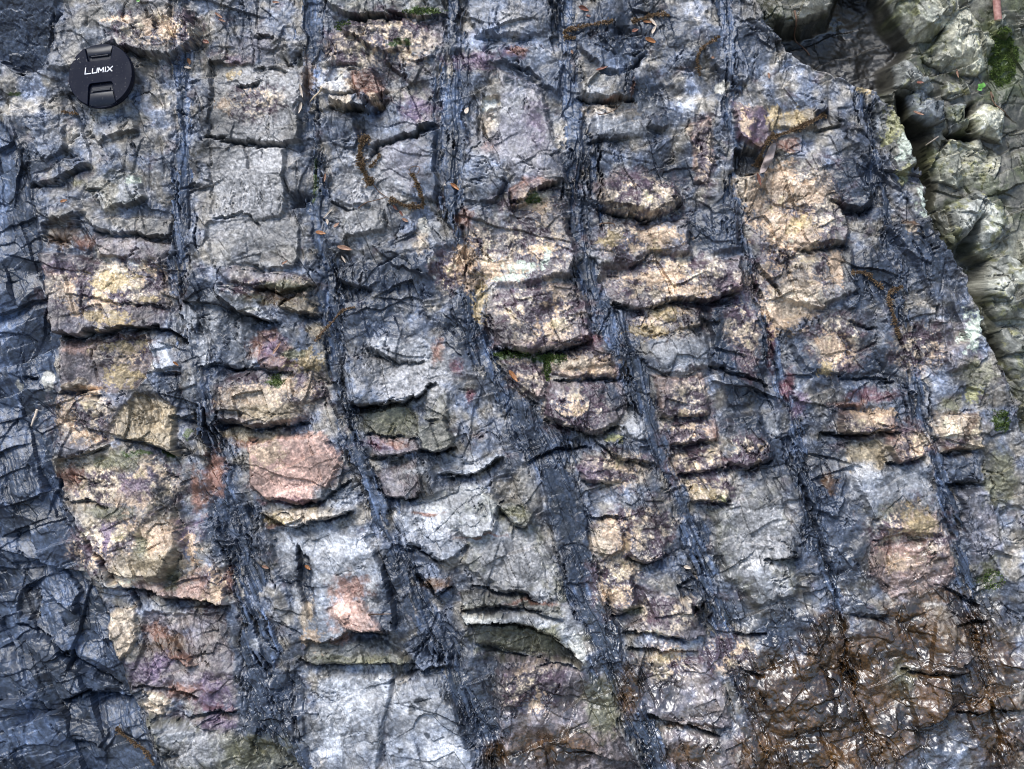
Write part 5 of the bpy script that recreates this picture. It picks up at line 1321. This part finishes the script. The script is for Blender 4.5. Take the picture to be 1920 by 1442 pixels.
def stick():
    path = draped([(1886,-40),(1887,-10),(1890,24)], 9, 6); org = loc(*path[-1])
    h = path[-1][2]
    P = [loc(x, y, h) - org for x, y, z in path]
    root = root_at("stick", path[-1]); tag(root, "pink brown stick with a pale snapped end at the top edge of the bank", "stick")
    V, F = tube(P, [7.5 * S] * len(P), 14, .05, False)
    obj("bark", mesh_of(V, F), root, M['stick'])
    V, F = tube([P[-1] + Vector((0, 1.5 * S, 0)), P[-1] + Vector((0, -.5 * S, 0)), P[-1] + Vector((0, -1.2 * S, 0))], [7.0 * S, 6.6 * S, 4 * S], 14, .04, True)
    obj("cut_end", mesh_of(V, F), root, M['pith'])
stick()

def green_leaf(x, y, size, label, n=3):
    z = surf(x, y, 5) + 5
    V, F = [], []
    for k in range(n):
        a0 = math.radians(200 - 62 * k)
        d = Vector((math.cos(a0), math.sin(a0), .25)); u = Vector((-math.sin(a0), math.cos(a0), 0))
        b = len(V); m = 7
        for i in range(m + 1):
            t = i / m; w = .42 * size * math.sin(math.pi * t ** .8) * (1 + .12 * (i % 2)) if 0 < t < 1 else .02
            for v in (-1, 0, 1):
                V.append((d * t * size + u * v * w + Vector((0, 0, abs(v) * w * .35 - t * t * size * .2))) * S)
        for i in range(m):
            for j in (0, 1):
                q = b + i * 3 + j
                F.append((q, q + 3, q + 4, q + 1))
    o = root_at("green_leaf", (x, y, z), mesh_of(V, F)); o.data.materials.append(M['green'])
    tag(o, label, "leaf", "green leaves on the rock")
green_leaf(1862, 152, 11, "bright green three lobed leaf on the bank among the pale boulders")
green_leaf(266, 4, 7, "tiny green leaf at the top edge above the lens cap", 2)

# --- moss cushions
def moss(x, y, rx, ry, n, label, ln=5.0):
    V, F = [], []
    z0 = surf(x, y)
    org = loc(x, y, z0)
    for _ in range(n):
        a = random.uniform(0, 6.283); r = math.sqrt(random.random())
        px, py = x + rx * r * math.cos(a), y + ry * r * math.sin(a)
        if math.sin(px * .21) + math.sin(py * .27 + px * .1) < -.9: continue
        p = loc(px, py, surf(px, py) - .5) - org
        for _k in range(2):
            d = Vector((random.uniform(-.9, .9), random.uniform(-.7, .9), random.uniform(.5, 1.2))).normalized() * random.uniform(.5, 1.1) * ln * S
            u = Vector((random.uniform(-1, 1), random.uniform(-1, 1), 0)).normalized() * .8 * S
            b = len(V)
            V += [p - u, p + u, p + d * .6 + u * .8 + Vector((0, 0, .3 * S)), p + d * .6 - u * .8, p + d]
            F += [(b, b + 1, b + 2, b + 3), (b + 3, b + 2, b + 4)]
    o = root_at("moss", (x, y, z0), mesh_of(V, F, False)); o.data.materials.append(M['moss'])
    tag(o, label, "moss", "moss cushions", "stuff")
moss(1903, 92, 28, 56, 2600, "large green moss cushion at the edge of the bank below the stick", 6)
moss(960, 664, 34, 6, 420, "dark moss strip under the purple overhang, its long left stretch")
moss(1040, 670, 30, 7, 420, "dark moss under the purple overhang right of the cream block")
moss(1027, 690, 6, 24, 260, "narrow dark moss in the crack beside the cream block")
moss(516, 712, 18, 12, 300, "bright moss tuft on the lichened bump of the second bed", 4)
moss(790, 17, 40, 6, 420, "dark moss along the top ledge of the third bed", 4)
moss(1880, 792, 14, 24, 420, "green moss in the groove at the lower end of the curved edge")
moss(1000, 374, 16, 5, 160, "dark moss under the rust ridge of the fourth bed", 3.5)
moss(640, 44, 18, 10, 220, "dark moss in the notch at the top of the second slate seam", 4)
moss(1865, 1090, 26, 20, 420, "moss above the wet brown foot of the last bed", 4)
